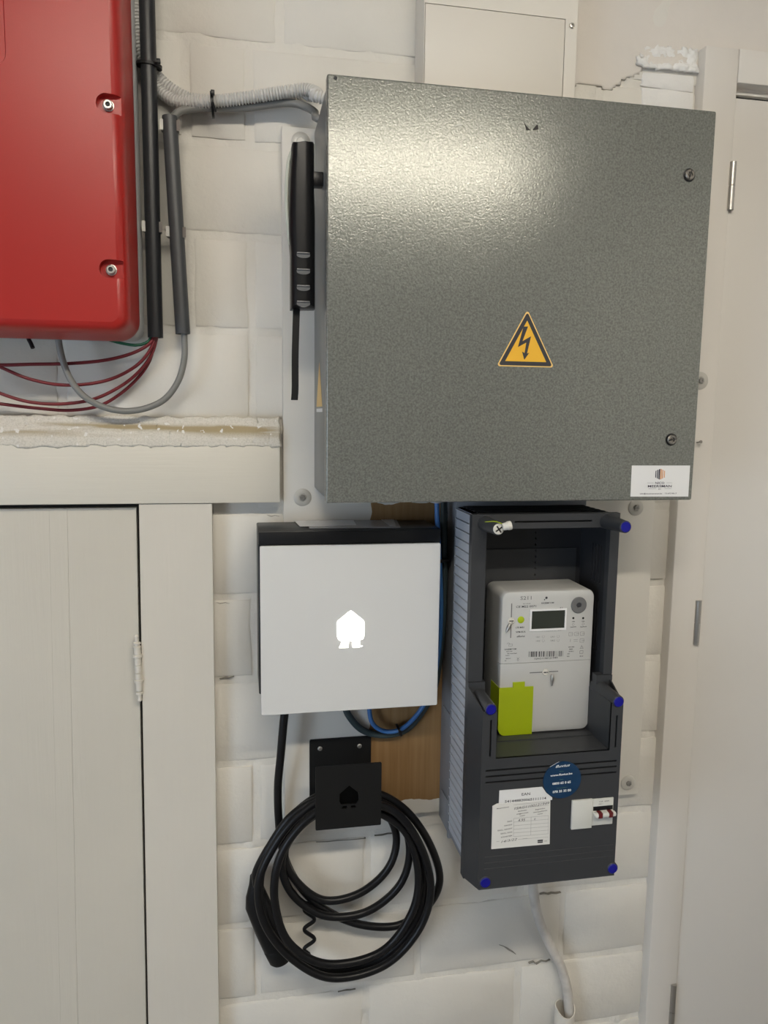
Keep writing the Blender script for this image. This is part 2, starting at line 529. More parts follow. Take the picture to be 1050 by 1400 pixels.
        for i in range(len(prof) - 1):
            for k in range(n):
                k2 = (k + 1) % n
                self.f.append((o + i * n + k, o + i * n + k2, o + (i + 1) * n + k2, o + (i + 1) * n + k))
        self.f.append(tuple(o + k for k in range(n)))
        self.f.append(tuple(o + (len(prof) - 1) * n + k for k in reversed(range(n))))
        return self


WL = {}          # object name -> world location of its origin


def obj(name, mb, m, parent=None, fix=True, angle=35):
    me = bpy.data.meshes.new(name)
    vs = mb.v
    lo = Vector((min(v.x for v in vs), min(v.y for v in vs), min(v.z for v in vs)))
    hi = Vector((max(v.x for v in vs), max(v.y for v in vs), max(v.z for v in vs)))
    c = Vector(((lo.x + hi.x) / 2, (lo.y + hi.y) / 2, lo.z))
    me.from_pydata([tuple(v - c) for v in vs], [], mb.f)
    if fix:
        bm = bmesh.new(); bm.from_mesh(me)
        bmesh.ops.recalc_face_normals(bm, faces=bm.faces[:])
        bm.to_mesh(me); bm.free()
    me.validate()
    me.shade_smooth()
    me.set_sharp_from_angle(angle=math.radians(angle))
    me.materials.append(MT[m] if isinstance(m, str) else m)
    o = bpy.data.objects.new(name, me)
    COL.objects.link(o)
    place(o, c, parent)
    return o


def place(o, c, parent):
    c = Vector(c)
    if parent is not None:
        o.parent = parent
        o.location = c - WL[parent.name]
    else:
        o.location = c
    WL[o.name] = c.copy()


def tag(o, label=None, cat=None, group=None, kind=None):
    if label: o['label'] = label
    if cat: o['category'] = cat
    if group: o['group'] = group
    if kind: o['kind'] = kind
    return o


PRINTS = ('lettering', 'small_lettering', 'print', 'handwriting', 'dark_print', 'grey_print', 'card_logo', 'perforated_strip', 'cover_ridges')


def thing(name, loc, label, cat, group=None):
    o = bpy.data.objects.new(name, None)
    COL.objects.link(o)
    o.empty_display_size = 0.05
    place(o, loc, None)
    return tag(o, label, cat, group)


def struct(name, mb, m, label=None):
    o = obj(name, mb, m)
    o['kind'] = 'structure'
    if label: o['label'] = label
    return o


# ================================================================== THE ROOM
XL, XR, YB, ZC = -2.2, 2.0, -5.2, 2.78
struct('floor', MB().box(XL, XR, YB, 0.15, -0.1, 0.0), 'floor', 'grey concrete floor of the utility room')
struct('ceiling', MB().box(XL, XR, YB, 0.15, ZC, ZC + 0.1), 'room', 'plain white ceiling')
struct('wall_left', MB().box(XL - 0.1, XL, YB, 0.15, 0, ZC), 'room', 'plain painted wall on the left side')
struct('wall_right', MB().box(XR, XR + 0.1, YB, 0.15, 0, ZC), 'room_bounce', 'plain painted wall on the right side')
struct('wall_front', MB().box(XL, XR, YB - 0.1, YB, 0, ZC), 'room', 'plain painted wall behind the viewer')


def rough_grid(x0, x1, z0, z1, step, fy, keep=None):
    nx, nz = int(round((x1 - x0) / step)), int(round((z1 - z0) / step))
    mb = MB()
    for j in range(nz + 1):
        for i in range(nx + 1):
            x, z = x0 + (x1 - x0) * i / nx, z0 + (z1 - z0) * j / nz
            mb.v.append(Vector((x, fy(x, z), z)))
    for j in range(nz):
        for i in range(nx):
            a = j * (nx + 1) + i
            if keep is None or keep(mb.v[a].x, mb.v[a].z):
                mb.f.append((a, a + 1, a + nx + 2, a + nx + 1))
    return mb


def nz3(x, z, s, seed=0.0):
    return noise.noise(Vector((x * s, z * s, seed)))


# --- back wall: mortar bed as a rough sheet, every block a part of its own
def mortar_y(x, z):
    return 0.0032 + 0.0034 * nz3(x, z, 34, 1) + 0.0016 * nz3(x, z, 110, 2)


LEAF_X, OPEN_TOP = -0.174, 1.349
DOOR2_X0, DOOR2_TOP = 0.885, 2.118
wall_mb = rough_grid(-0.75, 1.30, 0.0, 2.40, 0.008, mortar_y, lambda x, z: not (x < -0.155 and z < 1.352) and not (x > 0.89 and z < 2.10))
# solid wall body behind the rough sheet, with the two door openings left open
wall_mb.slab(XL, XR, 0.0, ZC, 0.045, 0.15)
wall_mb.slab(XL, -0.75, 0.0, ZC, 0.0, 0.045)
wall_mb.slab(1.30, XR, 0.0, ZC, 0.0, 0.045)
wall_mb.slab(-0.75, 1.30, 2.40, ZC, 0.0, 0.045)
wall = struct('wall_back', wall_mb, 'mortar', 'white painted block wall')

J = 0.014        # joint width
courses = [0.075, 0.228, 0.385, 0.540, 0.702, 0.862, 1.022, 1.176, 1.330, 1.485, 1.640, 1.795, 1.944, 2.100, 2.255]
A = [-0.60, -0.288, 0.022, 0.336, 0.641, 0.950]
B = [-0.395, -0.08, 0.232, 0.550, 0.862]
splits = {0: B, 1: B, 2: A, 3: B, 4: A, 5: B, 6: A, 7: B, 8: A, 9: A, 10: [-0.60, -0.288, -0.078, 0.022, 0.336, 0.641, 0.95],
          11: [-0.42, -0.185, 0.12, 0.43, 0.74, 0.95], 12: [-0.395, -0.08, 0.022, 0.336, 0.641, 0.95], 13: [-0.55, -0.24, 0.072, 0.38, 0.69, 0.95]}


def block_mesh(x0, x1, z0, z1):
    """A block face with slightly ragged arrises: a ring of jittered points and a rounded rim."""
    ring = []
    nx, nz = max(2, int((x1 - x0) / 0.05)), 3
    for i in range(nx): ring.append((x0 + (x1 - x0) * i / nx, z0))
    for i in range(nz): ring.append((x1, z0 + (z1 - z0) * i / nz))
    for i in range(nx): ring.append((x1 - (x1 - x0) * i / nx, z1))
    for i in range(nz): ring.append((x0, z1 - (z1 - z0) * i / nz))
    cx, cz = (x0 + x1) / 2, (z0 + z1) / 2
    jr = lambda: random.uniform(-0.0016, 0.0016)
    ring = [(x + jr(), z + jr()) for x, z in ring]
    n = len(ring)
    face = random.uniform(-0.0012, 0.0008)
    mb = MB()
    ins = 0.0035
    for y, k in ((0.02, 0.0), (face + 0.0022, 0.0), (face, ins)):
        for x, z in ring:
            mb.v.append(Vector((x - math.copysign(min(k, abs(x - cx)), x - cx) if abs(x - cx) > (x1 - x0) / 2 - 0.004 else x,
                                y, z - math.copysign(min(k, abs(z - cz)), z - cz) if abs(z - cz) > (z1 - z0) / 2 - 0.004 else z)))
    for L in (0, 1):
        for i in range(n):
            mb.f.append((L * n + i, L * n + (i + 1) % n, (L + 1) * n + (i + 1) % n, (L + 1) * n + i))
    mb.f.append(tuple(2 * n + i for i in range(n)))
    return mb


def hidden_block(x0, x1, z0, z1):
    if x1 < -0.45 or x0 > 0.84: return True
    if x1 < -0.06 and z1 < 1.34: return True             # behind the left door
    if x0 > 0.135 and x1 < 0.73 and z0 > 1.34 and z1 < 1.96: return True
    return False


for i in range(len(courses) - 1):
    z0, z1 = courses[i] + J / 2, courses[i + 1] - J / 2
    xs = splits[i]
    for a, b in zip(xs[:-1], xs[1:]):
        x0, x1 = a + J / 2, b - J / 2
        if x0 < -0.06 and z1 < 1.34: x0 = -0.075
        if x1 > 0.84: x1 = 0.838
        zlo = 1.353 if (i == 8 and x0 < -0.06) else z0
        if x1 - x0 < 0.03 or hidden_block(x0, x1, z0, z1): continue
        obj('brick', block_mesh(x0, x1, zlo, z1), 'wall', wall, angle=50)

for x0, x1, z0, z1 in ((0.722, 0.824, 2.047, 2.094), (0.720, 0.824, 2.096, 2.122), (0.724, 0.823, 1.99, 2.044)):
    obj('repair_brick', block_mesh(x0, x1, z0, z1), 'filler', wall, angle=50).location.y -= 0.002

# open cracks in the joints and one scrape, dark where the paint did not reach
def sliver(pts_px, w, name='crack', m='gap', y=-0.0016):
    P_ = [T(a, b, 0.0) for a, b in pts_px]
    up_, dn_ = [], []
    for i_, p_ in enumerate(P_):
        h_ = 0.7 * w * (0.25 + 0.75 * random.random()) * (0.35 if i_ in (0, len(P_) - 1) else 1.0)
        up_.append((p_.x, p_.z + h_)); dn_.append((p_.x, p_.z - h_ * 0.6))
    obj(name, MB().prism(up_ + dn_[::-1], y, 0.004), m, wall)


MT['crack'] = mat('dirty_crack', (0.25, 0.235, 0.205), 0.9)
for pts_, w_ in (([(738, 1222.5), (744, 1221), (749, 1222.5), (754, 1221), (760, 1221.5), (767, 1220)], 0.0015), ([(723, 1317), (729, 1315), (733, 1318), (740, 1313.5), (746, 1314.5), (752, 1312)], 0.0022),
                 ([(432, 1151), (448, 1150.5), (460, 1149), (478, 1148), (500, 1146)], 0.0011), ([(512, 1142.5), (522, 1142), (530, 1140), (538, 1139.5)], 0.0013),
                 ([(462, 1356), (470, 1354), (478, 1353.5), (486, 1352)], 0.0010), ([(365, 704), (371, 706), (376, 704.5), (382, 706)], 0.0010),
                 ([(296, 823.5), (301, 825), (308, 823.5), (314, 825)], 0.0009), ([(300, 928), (308, 926), (313, 927), (320, 924.5)], 0.0008),
                 ([(872, 792), (880, 791), (893, 792), (906, 791)], 0.0009),
                 ([(905, 84.5), (910, 82), (916, 85), (920, 83)], 0.0022), ([(928, 86), (934, 83), (938, 86), (946, 83), (953, 86), (957, 82)], 0.0032)):
    sliver(pts_, w_, 'crack', 'crack')
sliver([(682, 1291), (688, 1293), (694, 1297), (701, 1301), (705, 1304)], 0.0042, 'scrape', 'crack', -0.0022)

# plaster skim at the top right, broken away above the door casing
def plaster_keep(x, z):
    k_ = min(1.0, max(0.0, (x - 0.665) / 0.06))
    edge = 2.086 + 0.040 * k_ + 0.008 * nz3(x, 0, 30, 5) + 0.003 * nz3(x, 0, 120, 6)
    if x > 0.832: edge = 2.10
    return z > edge


def plaster_y(x, z):
    y = -0.0014 + 0.0006 * nz3(x, z, 18, 8)
    e = math.exp(-((x - 0.77) / 0.055) ** 2 - ((z - 2.142) / 0.018) ** 2)
    return y - e * (0.004 + 0.010 * abs(nz3(x, z, 70, 9)))


pl = rough_grid(0.555, 1.30, 2.07, 2.40, 0.005, plaster_y, plaster_keep)
po = obj('plaster_skim', pl, 'plaster', wall, fix=False, angle=60)
sm = po.modifiers.new('thickness', 'SOLIDIFY'); sm.thickness = 0.004; sm.offset = -1
def filler_keep(x, z):
    m_ = ((z - 2.140) / 0.024) ** 2 + (max(0.0, 0.765 - x) / 0.055) ** 2
    return m_ < 1.0 + 0.9 * nz3(x, z, 48, 14) + 0.5 * nz3(x, z, 140, 15) and z > 2.1235


fl = rough_grid(0.690, 0.828, 2.10, 2.185, 0.0025, lambda x, z: -0.0050 - 0.006 * nz3(x, z, 62, 11) - 0.0035 * nz3(x, z, 150, 12)
                - 0.005 * math.exp(-((z - 2.130) / 0.008) ** 2), filler_keep)
fo = obj('filler_patch', fl, 'filler', wall, fix=False, angle=60)
sm = fo.modifiers.new('thickness', 'SOLIDIFY'); sm.thickness = 0.006; sm.offset = -1

# --- left: mortar ledge, lintel beam, post and boarded door
led = rough_grid(-0.75, 0.069, 1.444, 1.4865, 0.003,
                 lambda x, z: -0.011 + 0.0125 * max(0, (z - 1.455) / 0.0315) + 0.0020 * nz3(x, z, 50, 21) + 0.0008 * nz3(x, z, 150, 22))
lo_ = struct('trim_1', led, 'ledge', 'rough stained mortar ledge above the painted lintel beam')
sm = lo_.modifiers.new('thickness', 'SOLIDIFY'); sm.thickness = 0.02; sm.offset = -1
led_hole = obj('nail_hole', MB().lathe(T(306, 575, -0.004), (0, 1, 0), [(0.0022, -0.001), (0.004, 0.001), (0.003, 0.004)], 10), 'gap', lo_)

struct('trim_2', MB().box(-0.75, 0.0675, -0.03, 0.004, 1.348, 1.4465, 0.002), 'beam', 'pale painted wooden lintel beam over the left door')
post = MB()
pf = [(-0.168, 1.347), (-0.0485, 1.347), (-0.0525, 0.0), (-0.182, 0.0)]
post.prism(pf, -0.026, 0.006)
struct('trim_3', post, 'post', 'pale painted flat wooden door post')

door = thing('door_1', (-0.45, 0.0, 0.0), None, None)
tag(door, 'pale painted boarded door with a turned hinge', kind='structure')
edges = [(-0.75, -0.75), (-0.5405, -0.560), (-0.3135, -0.3400), (-0.2850, -0.3100), (-0.1745, -0.1870)]
for k in range(4):
    (a_t, a_b), (b_t, b_b) = edges[k], edges[k + 1]
    g = 0.00012
    yy = -0.0124 if k == 2 else -0.012
    obj('plank', MB().prism([(a_t + g, 1.3395), (b_t - g, 1.3395), (b_b - g, 0.01), (a_b + g, 0.01)], yy, 0.010), 'leaf', door)
obj('door_gap_shade', MB().box(-0.75, -0.15, 0.004, 0.010, 0.0, 1.349), 'gap', door)  # dark strip that paints the shade in the gap round the door
# turned pin hinge
hx, hz = T(187.5, 866, -0.02).x, T(187, 866, -0.02).z
Hn = lambda py: hz - (py - 861) * 0.001295
hp = []
for py, r in ((861, 1.2), (862.5, 3), (865, 3), (865.5, 2.6), (871, 2.6), (872, 5), (874, 5), (874.5, 3.5), (876, 3.5), (877, 5), (878.5, 5),
              (879, 4.6), (888, 4.6), (889, 6.4), (892, 6.4), (893, 4.6), (902, 4.6), (902.5, 3.6), (902.8, 4.6), (913, 4.6), (913.5, 3.6), (913.8, 4.6),
              (922.5, 4.6), (923, 6.4), (926, 6.4), (926.5, 4.6), (938, 4.4), (939, 2.6), (940, 4.6), (943, 4.6), (944, 2.6), (949, 2.6), (950, 3), (952, 3), (953.5, 1)):
    hp.append((r * 0.00128, (py - 861) * 0.001295))
hg = obj('hinge', MB().lathe((hx, -0.027, hz), (0.02, 0, -1), hp, 14), 'post', door)

# --- right: door casing, head, rebate and leaf
cas = MB()
cas.box(0.8285, 0.8965, -0.0255, 0.012, 0.0, 2.1665, 0.004)
struct('trim_4', cas, 'casing', 'white painted casing beside the right door')
struct('trim_5', MB().box(0.8966, 1.60, -0.025, 0.012, 2.1085, 2.1665, 0.002), 'casing', 'white painted casing head over the right door')
door2 = thing('door_2', (1.25, 0.0, 0.0), None, None)
tag(door2, 'plain white flush door with steel hinges', kind='structure')
obj('leaf', MB().box(0.8975, 1.60, -0.0205, 0.010, 0.005, 2.084, 0.0015), 'leaf2', door2)
obj('head_rebate', MB().box(0.897, 1.60, 0.000, 0.012, 2.092, 2.1085).box(0.897, 1.60, -0.020, 0.0, 2.090, 2.0935), 'casing', door2)
obj('shadow_gap', MB().box(0.897, 1.60, -0.010, 0.012, 2.0842, 2.0898), 'gap', door2)
for pyt, pyb, pxt, pxb in ((221, 287, 1003, 997), (821, 881, 955.5, 950.5), (1346, 1420, 921, 916)):
    a, b = T(pxt - 1, pyt, -0.027), T(pxb + 1, pyb, -0.027)
    x = (a.x + b.x) / 2 + 0.001
    mid = (a.z + b.z) / 2
    hb = MB()
    hb.cyl((x, -0.026, a.z), 0.0062, 0.0062, (0, 0, -1), a.z - mid - 0.0006, 16)
    hb.cyl((x, -0.026, mid - 0.0006), 0.0062, 0.0062, (0, 0, -1), mid - b.z - 0.0006, 16)
    hb.cyl((x, -0.026, a.z - 0.001), 0.0045, 0.0045, (0, 0, -1), a.z - b.z - 0.002, 12)
    obj('hinge', hb, 'steel', door2)

# ================================================================== MOUNTING BOARD
bd = thing('mounting_board', (0.43, -0.009, 0.745), 'white painted plywood board behind the grey cabinet, partly left bare brown', 'board')
obj('panel', MB().box(0.0735, 0.785, -0.018, -0.0005, 0.745, 1.971, 0.0015), 'board', bd)


def washer(c, name, parent, r=0.0155, screw=True):
    w = obj(name, MB().lathe(c, (0, -1, 0), [(r, 0), (r, 0.0012), (r * 0.86, 0.0026), (r * 0.45, 0.0030), (r * 0.40, 0.0022)], 26), 'clear', parent)
    if not screw: return w
    s = obj('screw', MB().lathe((c[0], c[1] - 0.002, c[2]), (0, -1, 0), [(0.0055, 0), (0.0055, 0.0034), (0.0045, 0.0045), (0.0022, 0.0045), (0.0016, 0.003)], 6), 'zinc', w)
    return w


for px, py in ((413.5, 680), (869, 694), (858.5, 1070), (411, 194)):
    p = T(px, py, -0.018)
    washer((p.x, -0.018, p.z), 'washer', bd, screw=py > 300)

# ================================================================== WHITE COVER PANEL ABOVE THE CABINET
cp = thing('cover_panel', (0.43, -0.03, 2.0), 'flat white cover box with an access flap above the grey cabinet', 'cover panel')
x0, x1 = 0.3005, 0.5645
zt, zb = 2.40, 1.985
flap = (0.3025, 0.5425, 1.99, 2.1605)
obj('casing', MB().slab(x0, x1, zb, zt, -0.063, -0.001, [(flap[0] - 0.001, flap[1] + 0.001, zb - 0.01, flap[3] + 0.0012)]), 'panel_white', cp)
obj('backing', MB().box(x0 + 0.002, x1 - 0.002, -0.050, -0.004, zb + 0.001, zt - 0.001), 'gap', cp)
obj('flap', MB().box(flap[0], flap[1], -0.0632, -0.052, flap[2], flap[3], 0.0008), 'panel_white', cp)
p = T(782, 35, -0.064)
obj('screw', MB().lathe((p.x, -0.0635, p.z), (0, -1, 0), [(0.0048, 0), (0.0048, 0.0006), (0.0038, 0.0022), (0.0014, 0.0026), (0.001, 0.0012)], 16), 'steel', cp)

# ================================================================== RED INVERTER
inv = thing('inverter', (-0.39, -0.09, 1.61), 'red inverter with grey cast housing on the wall at upper left', 'inverter')
IX0, IX1, IZ0, IZ1 = -0.63, -0.1535, 1.6115, 2.22
# cast back housing with a flange
obj('housing', MB().loft(IX0 + 0.004, IX1 + 0.0015, IZ0 + 0.003, IZ1, 0.022, [(0.004, -0.016), (0, -0.02), (0, -0.062), (0.001, -0.064), (0.0015, -0.078)]), 'cast', inv)


def lid_mesh():
    mb = MB()
    mb.loft(IX0, IX1, IZ0, IZ1, 0.030, [(-0.0015, -0.079), (-0.0015, -0.090), (0.0, -0.100), (0.003, -0.135), (0.005, -0.146), (0.009, -0.154), (0.014, -0.158), (0.019, -0.1595)], 8)
    return mb


lid = obj('lid', lid_mesh(), 'red', inv, angle=60)
# screw recesses cut into the lid front near its right edge
for px, py in ((148, 144), (152, 369)):
    p = T(px, py, -0.152)
    cut = MB()
    pts = []
    for k in range(13):
        an = math.radians(90 + 180 * k / 12)
        pts.append((p.x - 0.002 + 0.0135 * math.cos(an), p.z + 0.0135 * math.sin(an)))
    pts += [(p.x + 0.0175, p.z - 0.0125), (p.x + 0.0175, p.z + 0.0125)]
    cut.prism(pts, -0.17, -0.1495)
    cobj = obj('cutter', cut, 'red')
    md = lid.modifiers.new('recess', 'BOOLEAN'); md.object = cobj; md.operation = 'DIFFERENCE'; md.solver = 'EXACT'
    lid.modifiers.update()
# recessed display field at the left of the lid
dx = T(9, 40, -0.16)
dcut = MB().loft(-0.57, dx.x, T(0, 92, -0.16).z, 2.16, 0.02, [(0.004, -0.1560), (0.0, -0.164)], 6)
cobj = obj('cutter', dcut, 'red')
md = lid.modifiers.new('recess', 'BOOLEAN'); md.object = cobj; md.operation = 'DIFFERENCE'; md.solver = 'EXACT'
bv = lid.modifiers.new('soft', 'BEVEL'); bv.width = 0.0022; bv.segments = 3; bv.limit_method = 'ANGLE'; bv.angle_limit = math.radians(40)
dg = bpy.context.evaluated_depsgraph_get(); dg.update()
me = bpy.data.meshes.new_from_object(lid.evaluated_get(dg))
lid.modifiers.clear(); lid.data = me
me.shade_smooth(); me.set_sharp_from_angle(angle=math.radians(50))
for pg in me.polygons:
    if pg.normal.y < -0.9995: pg.use_smooth = False
for o in [o for o in bpy.data.objects if o.name.startswith('cutter')]:
    bpy.data.objects.remove(o)
for px, py in ((148, 144), (152, 369)):
    p = T(px, py, -0.152)
    obj('screw', MB().lathe((p.x, -0.1496, p.z), (0, -1, 0), [(0.0078, 0), (0.0078, 0.0012), (0.0066, 0.0014), (0.0066, 0.0066), (0.0055, 0.0075), (0.0034, 0.0075), (0.003, 0.0045)], 22), 'steel', inv)
    obj('hex_socket', MB().lathe((p.x, -0.1496 - 0.0046, p.z), (0, -1, 0), [(0.0031, 0), (0.0031, 0.0006)], 6), 'ink', inv)

# ================================================================== CONDUITS AT LEFT
def pipe(name, a, b, r, m, label, cat='conduit', wallt=0.0022):
    a, b = Vector(a), Vector(b)
    d = b - a
    return tag(obj(name, MB().lathe(a, d, [(r - wallt, 0), (r, 0.0), (r, d.length), (r - wallt, d.length), (r - wallt, d.length - 0.03), (0.0001, d.length - 0.03)], 26), m), label, cat)


pipe('black_conduit', (-0.1335, -0.034, 2.40), (-0.1335, -0.034, 1.6215), 0.0122, 'pvc_black', 'black plastic conduit pipe running down beside the red inverter')
pipe('grey_conduit', (-0.1035, -0.033, 1.9655), (-0.0900, -0.033, 1.629), 0.0118, 'pvc_grey', 'short dark grey conduit pipe right of the black one, slightly tilted')


def corrugated(name, pts, r, label):
    path = smooth_path(pts, 0.0011)
    rad = lambda s: r * (1.0 if (s / 0.0048) % 1 < 0.55 else 0.78)
    return tag(obj(name, MB().sweep(path, rad, 16), 'corr', angle=18), label, 'conduit', 'corrugated conduits into the cabinet')


Yc = -0.022
corrugated('corrugated_conduit', [T(189, -60, -0.026), T(188, 0, -0.026), T(190, 40, -0.026), T(195, 75, -0.022), T(203, 100, -0.018), T(218, 123, -0.016), T(240, 138, -0.022), T(268, 140, -0.03),
            T(310, 137, -0.036), T(355, 131, -0.04), T(400, 124, -0.048), T(421, 123, -0.055), T(434, 128, -0.068), Vector((0.122, -0.082, T(440, 134, -0.075).z)), Vector((0.140, -0.088, T(446, 140, -0.075).z))], 0.0098,
           'lighter corrugated conduit in front, tied and bending into the cabinet')
corrugated('corrugated_conduit', [T(193, -60, -0.012), T(193, 0, -0.012), T(197, 50, -0.012), T(208, 92, -0.012), T(222, 111, -0.013), T(240, 125, -0.012), T(262, 135, -0.012),
            T(300, 137, -0.012), T(345, 133, -0.014), T(400, 127, -0.02), T(425, 128, -0.030), Vector((0.115, -0.042, T(435, 132, -0.04).z)), Vector((0.140, -0.050, T(445, 138, -0.04).z))], 0.0092,
           'corrugated conduit behind the tied one, emerging right of the black pipe')
tag(obj('grey_cable', MB().tube([T(237, 190, -0.033), T(236, 165, -0.033), T(243, 154, -0.030), T(256, 149.5, -0.028), T(290, 147, -0.026), T(335, 147, -0.026), T(375, 142, -0.03),
            T(400, 141, -0.036), T(418, 146, -0.045), T(431, 154, -0.056), Vector((0.124, -0.064, T(440, 161, -0.065).z)), Vector((0.140, -0.070, T(446, 168, -0.065).z))], 0.0062), 'cable_grey'),
    'grey cable arching from the short grey conduit into the cabinet', 'cable')


def tie(c, n, r, label, w=0.0045, tail=0.0):
    """Cable tie: flat ring about direction n with a square head and an optional tail."""
    c, n = Vector(c), Vector(n).normalized()
    root = thing('cable_tie', c, label, 'cable tie')
    mb = MB()
    mb.lathe(c - n * w / 2, n, [(r, 0), (r + 0.0014, 0), (r + 0.0014, w), (r, w)], 24)
    obj('band', mb, 'black', root)
    return root


p = T(203, 88, -0.034)
t = tie((p.x + 0.0004, -0.029, p.z), (0.08, -0.1, 1), 0.0185, 'black cable tie round the black pipe and the corrugated conduit')
obj('head', MB().box(p.x + 0.0135, p.x + 0.0195, -0.051, -0.044, p.z - 0.0035, p.z + 0.0035, 0.0008), 'black', t)
p = T(290, 138, -0.034)
t = tie((p.x, -0.029, p.z - 0.004), (1, 0, 0.08), 0.0185, 'black cable tie holding the corrugated conduit and grey cable together', 0.004)
a, b = T(291, 140, -0.050), T(295, 153, -0.050)
obj('tail', MB().sweep([a, (a + b) / 2, b], 0.0016, 8), 'black', t)
obj('head', MB().box(a.x - 0.003, a.x + 0.003, -0.0535, -0.047, a.z + 0.011, a.z + 0.018, 0.0008), 'black', t)


def clip(cx, cz, r, yc, label):
    """Sprung pipe clip: base on the wall and two curved arms."""
    root = thing('pipe_clip', (cx, 0, cz), label, 'pipe clip')
    obj('base', MB().box(cx - r * 0.7, cx + r * 0.7, yc + r + 0.0005, 0.0, cz - 0.008, cz + 0.008, 0.0006), 'zinc', root)
    for s in (-1, 1):
        mb = MB()
        pr = []
        for k in range(9):
            an = math.radians(75 - 110 * k / 8)
            pr.append((cx + s * (r + 0.0006) * math.cos(an), yc + (r + 0.0006) * math.sin(an)))
        pr.append((pr[-1][0] + s * 0.004, pr[-1][1] - 0.0015))
        vs, fs = [], []
        for (x, y) in pr:
            dx_, dy_ = x - cx, y - yc
            L = math.hypot(dx_, dy_)
            ox, oy = x + dx_ / L * 0.0016, y + dy_ / L * 0.0016
            for zz in (cz - 0.008, cz + 0.008):
                vs += [(x, y, zz), (ox, oy, zz)]
        for k in range(len(pr) - 1):
            q = 4 * k
            for a_, b_ in ((0, 1), (1, 3), (3, 2), (2, 0)):
                fs.append((q + a_, q + b_, q + 4 + b_, q + 4 + a_))
        fs += [(0, 1, 3, 2), (len(vs) - 4, len(vs) - 3, len(vs) - 1, len(vs) - 2)]
        obj('arm', MB().add(vs, fs), 'zinc', root)


clip(-0.1335, T(208, 312, -0.03).z, 0.0122, -0.034, 'small metal clip holding the black pipe halfway down')
clip(-0.0970, T(240, 319, -0.03).z, 0.0118, -0.033, 'small metal clip holding the grey pipe halfway down')
clip(-0.1029, T(232, 174, -0.03).z, 0.0118, -0.033, 'small metal clip at the top of the grey pipe')

# loose cables under the inverter
def cable(name, pts, r, m, label, group=None, cat='cable'):
    return tag(obj(name, MB().tube(pts, r, 12), m), label, cat, group)


cable('grey_cable', [T(252, 440, -0.033), T(252, 460, -0.033), T(252, 490, -0.034), T(244, 520, -0.036), T(226, 545, -0.04), T(200, 558, -0.044), T(170, 562, -0.048), T(140, 556, -0.052),
                     T(114, 541, -0.056), T(96, 518, -0.058), T(85, 490, -0.06), T(80, 465, -0.06), T(79, 445, -0.06)], 0.0052, 'cable_grey',
      'thick grey cable looping from the grey pipe up into the inverter')
G = 'dark red cables under the inverter'
cable('red_cable', [T(211, 445, -0.036), T(210, 462, -0.036), T(199, 474, -0.038), T(175, 485, -0.042), T(140, 493, -0.046), T(95, 497, -0.048), T(45, 498, -0.05), T(0, 499, -0.05), T(-60, 497, -0.05), Vector((-0.450, -0.06, 1.580)), Vector((-0.475, -0.065, 1.600)), Vector((-0.48, -0.068, 1.625))], 0.0027, 'cable_red',
      'uppermost of the dark red cables leaving the black pipe', G)
cable('red_cable', [T(213, 445, -0.034), T(212, 462, -0.034), T(203, 482, -0.036), T(185, 501, -0.038), T(155, 517, -0.042), T(120, 525, -0.045), T(80, 526, -0.046), T(40, 518, -0.047), T(10, 506, -0.05), T(-15, 494, -0.05), Vector((-0.385, -0.058, 1.590)), Vector((-0.395, -0.066, 1.625))], 0.0027, 'cable_red',
      'second dark red cable from the top, sagging in a shallow curve', G)
cable('red_cable', [T(215, 445, -0.031), T(214, 462, -0.031), T(207, 485, -0.03), T(190, 508, -0.03), T(165, 528, -0.031), T(130, 545, -0.033), T(90, 552, -0.035), T(50, 551, -0.038), T(15, 543, -0.04), T(-20, 527, -0.045), Vector((-0.415, -0.055, 1.572)), Vector((-0.425, -0.066, 1.625))], 0.0027, 'cable_red',
      'third dark red cable from the top, hanging low above the ledge', G)
cable('red_cable', [T(212, 446, -0.028), T(212, 464, -0.026), T(205, 492, -0.022), T(190, 515, -0.02), T(165, 538, -0.019), T(135, 555, -0.018), T(95, 561, -0.018), T(50, 558, -0.018), T(0, 552, -0.022), T(-45, 545, -0.03), Vector((-0.445, -0.045, 1.535)), Vector((-0.505, -0.060, 1.580)), Vector((-0.515, -0.066, 1.625))], 0.0027, 'cable_red',
      'lowest of the dark red cables, resting near the mortar ledge', G)
cable('green_cable', [T(207, 446, -0.032), T(206, 462, -0.034), T(199, 469, -0.038), T(185, 472, -0.042), T(165, 469, -0.046), T(148, 464, -0.05), T(132, 456, -0.055), T(120, 440, -0.055)], 0.0024, 'cable_green',
      'thin green cable between inverter and black pipe')
cable('black_stub_cable', [T(36, 440, -0.075), T(38, 460, -0.075), T(42, 469, -0.078), T(45, 476, -0.08)], 0.0032, 'black', 'short black cable stub under the red inverter', cat='cable')

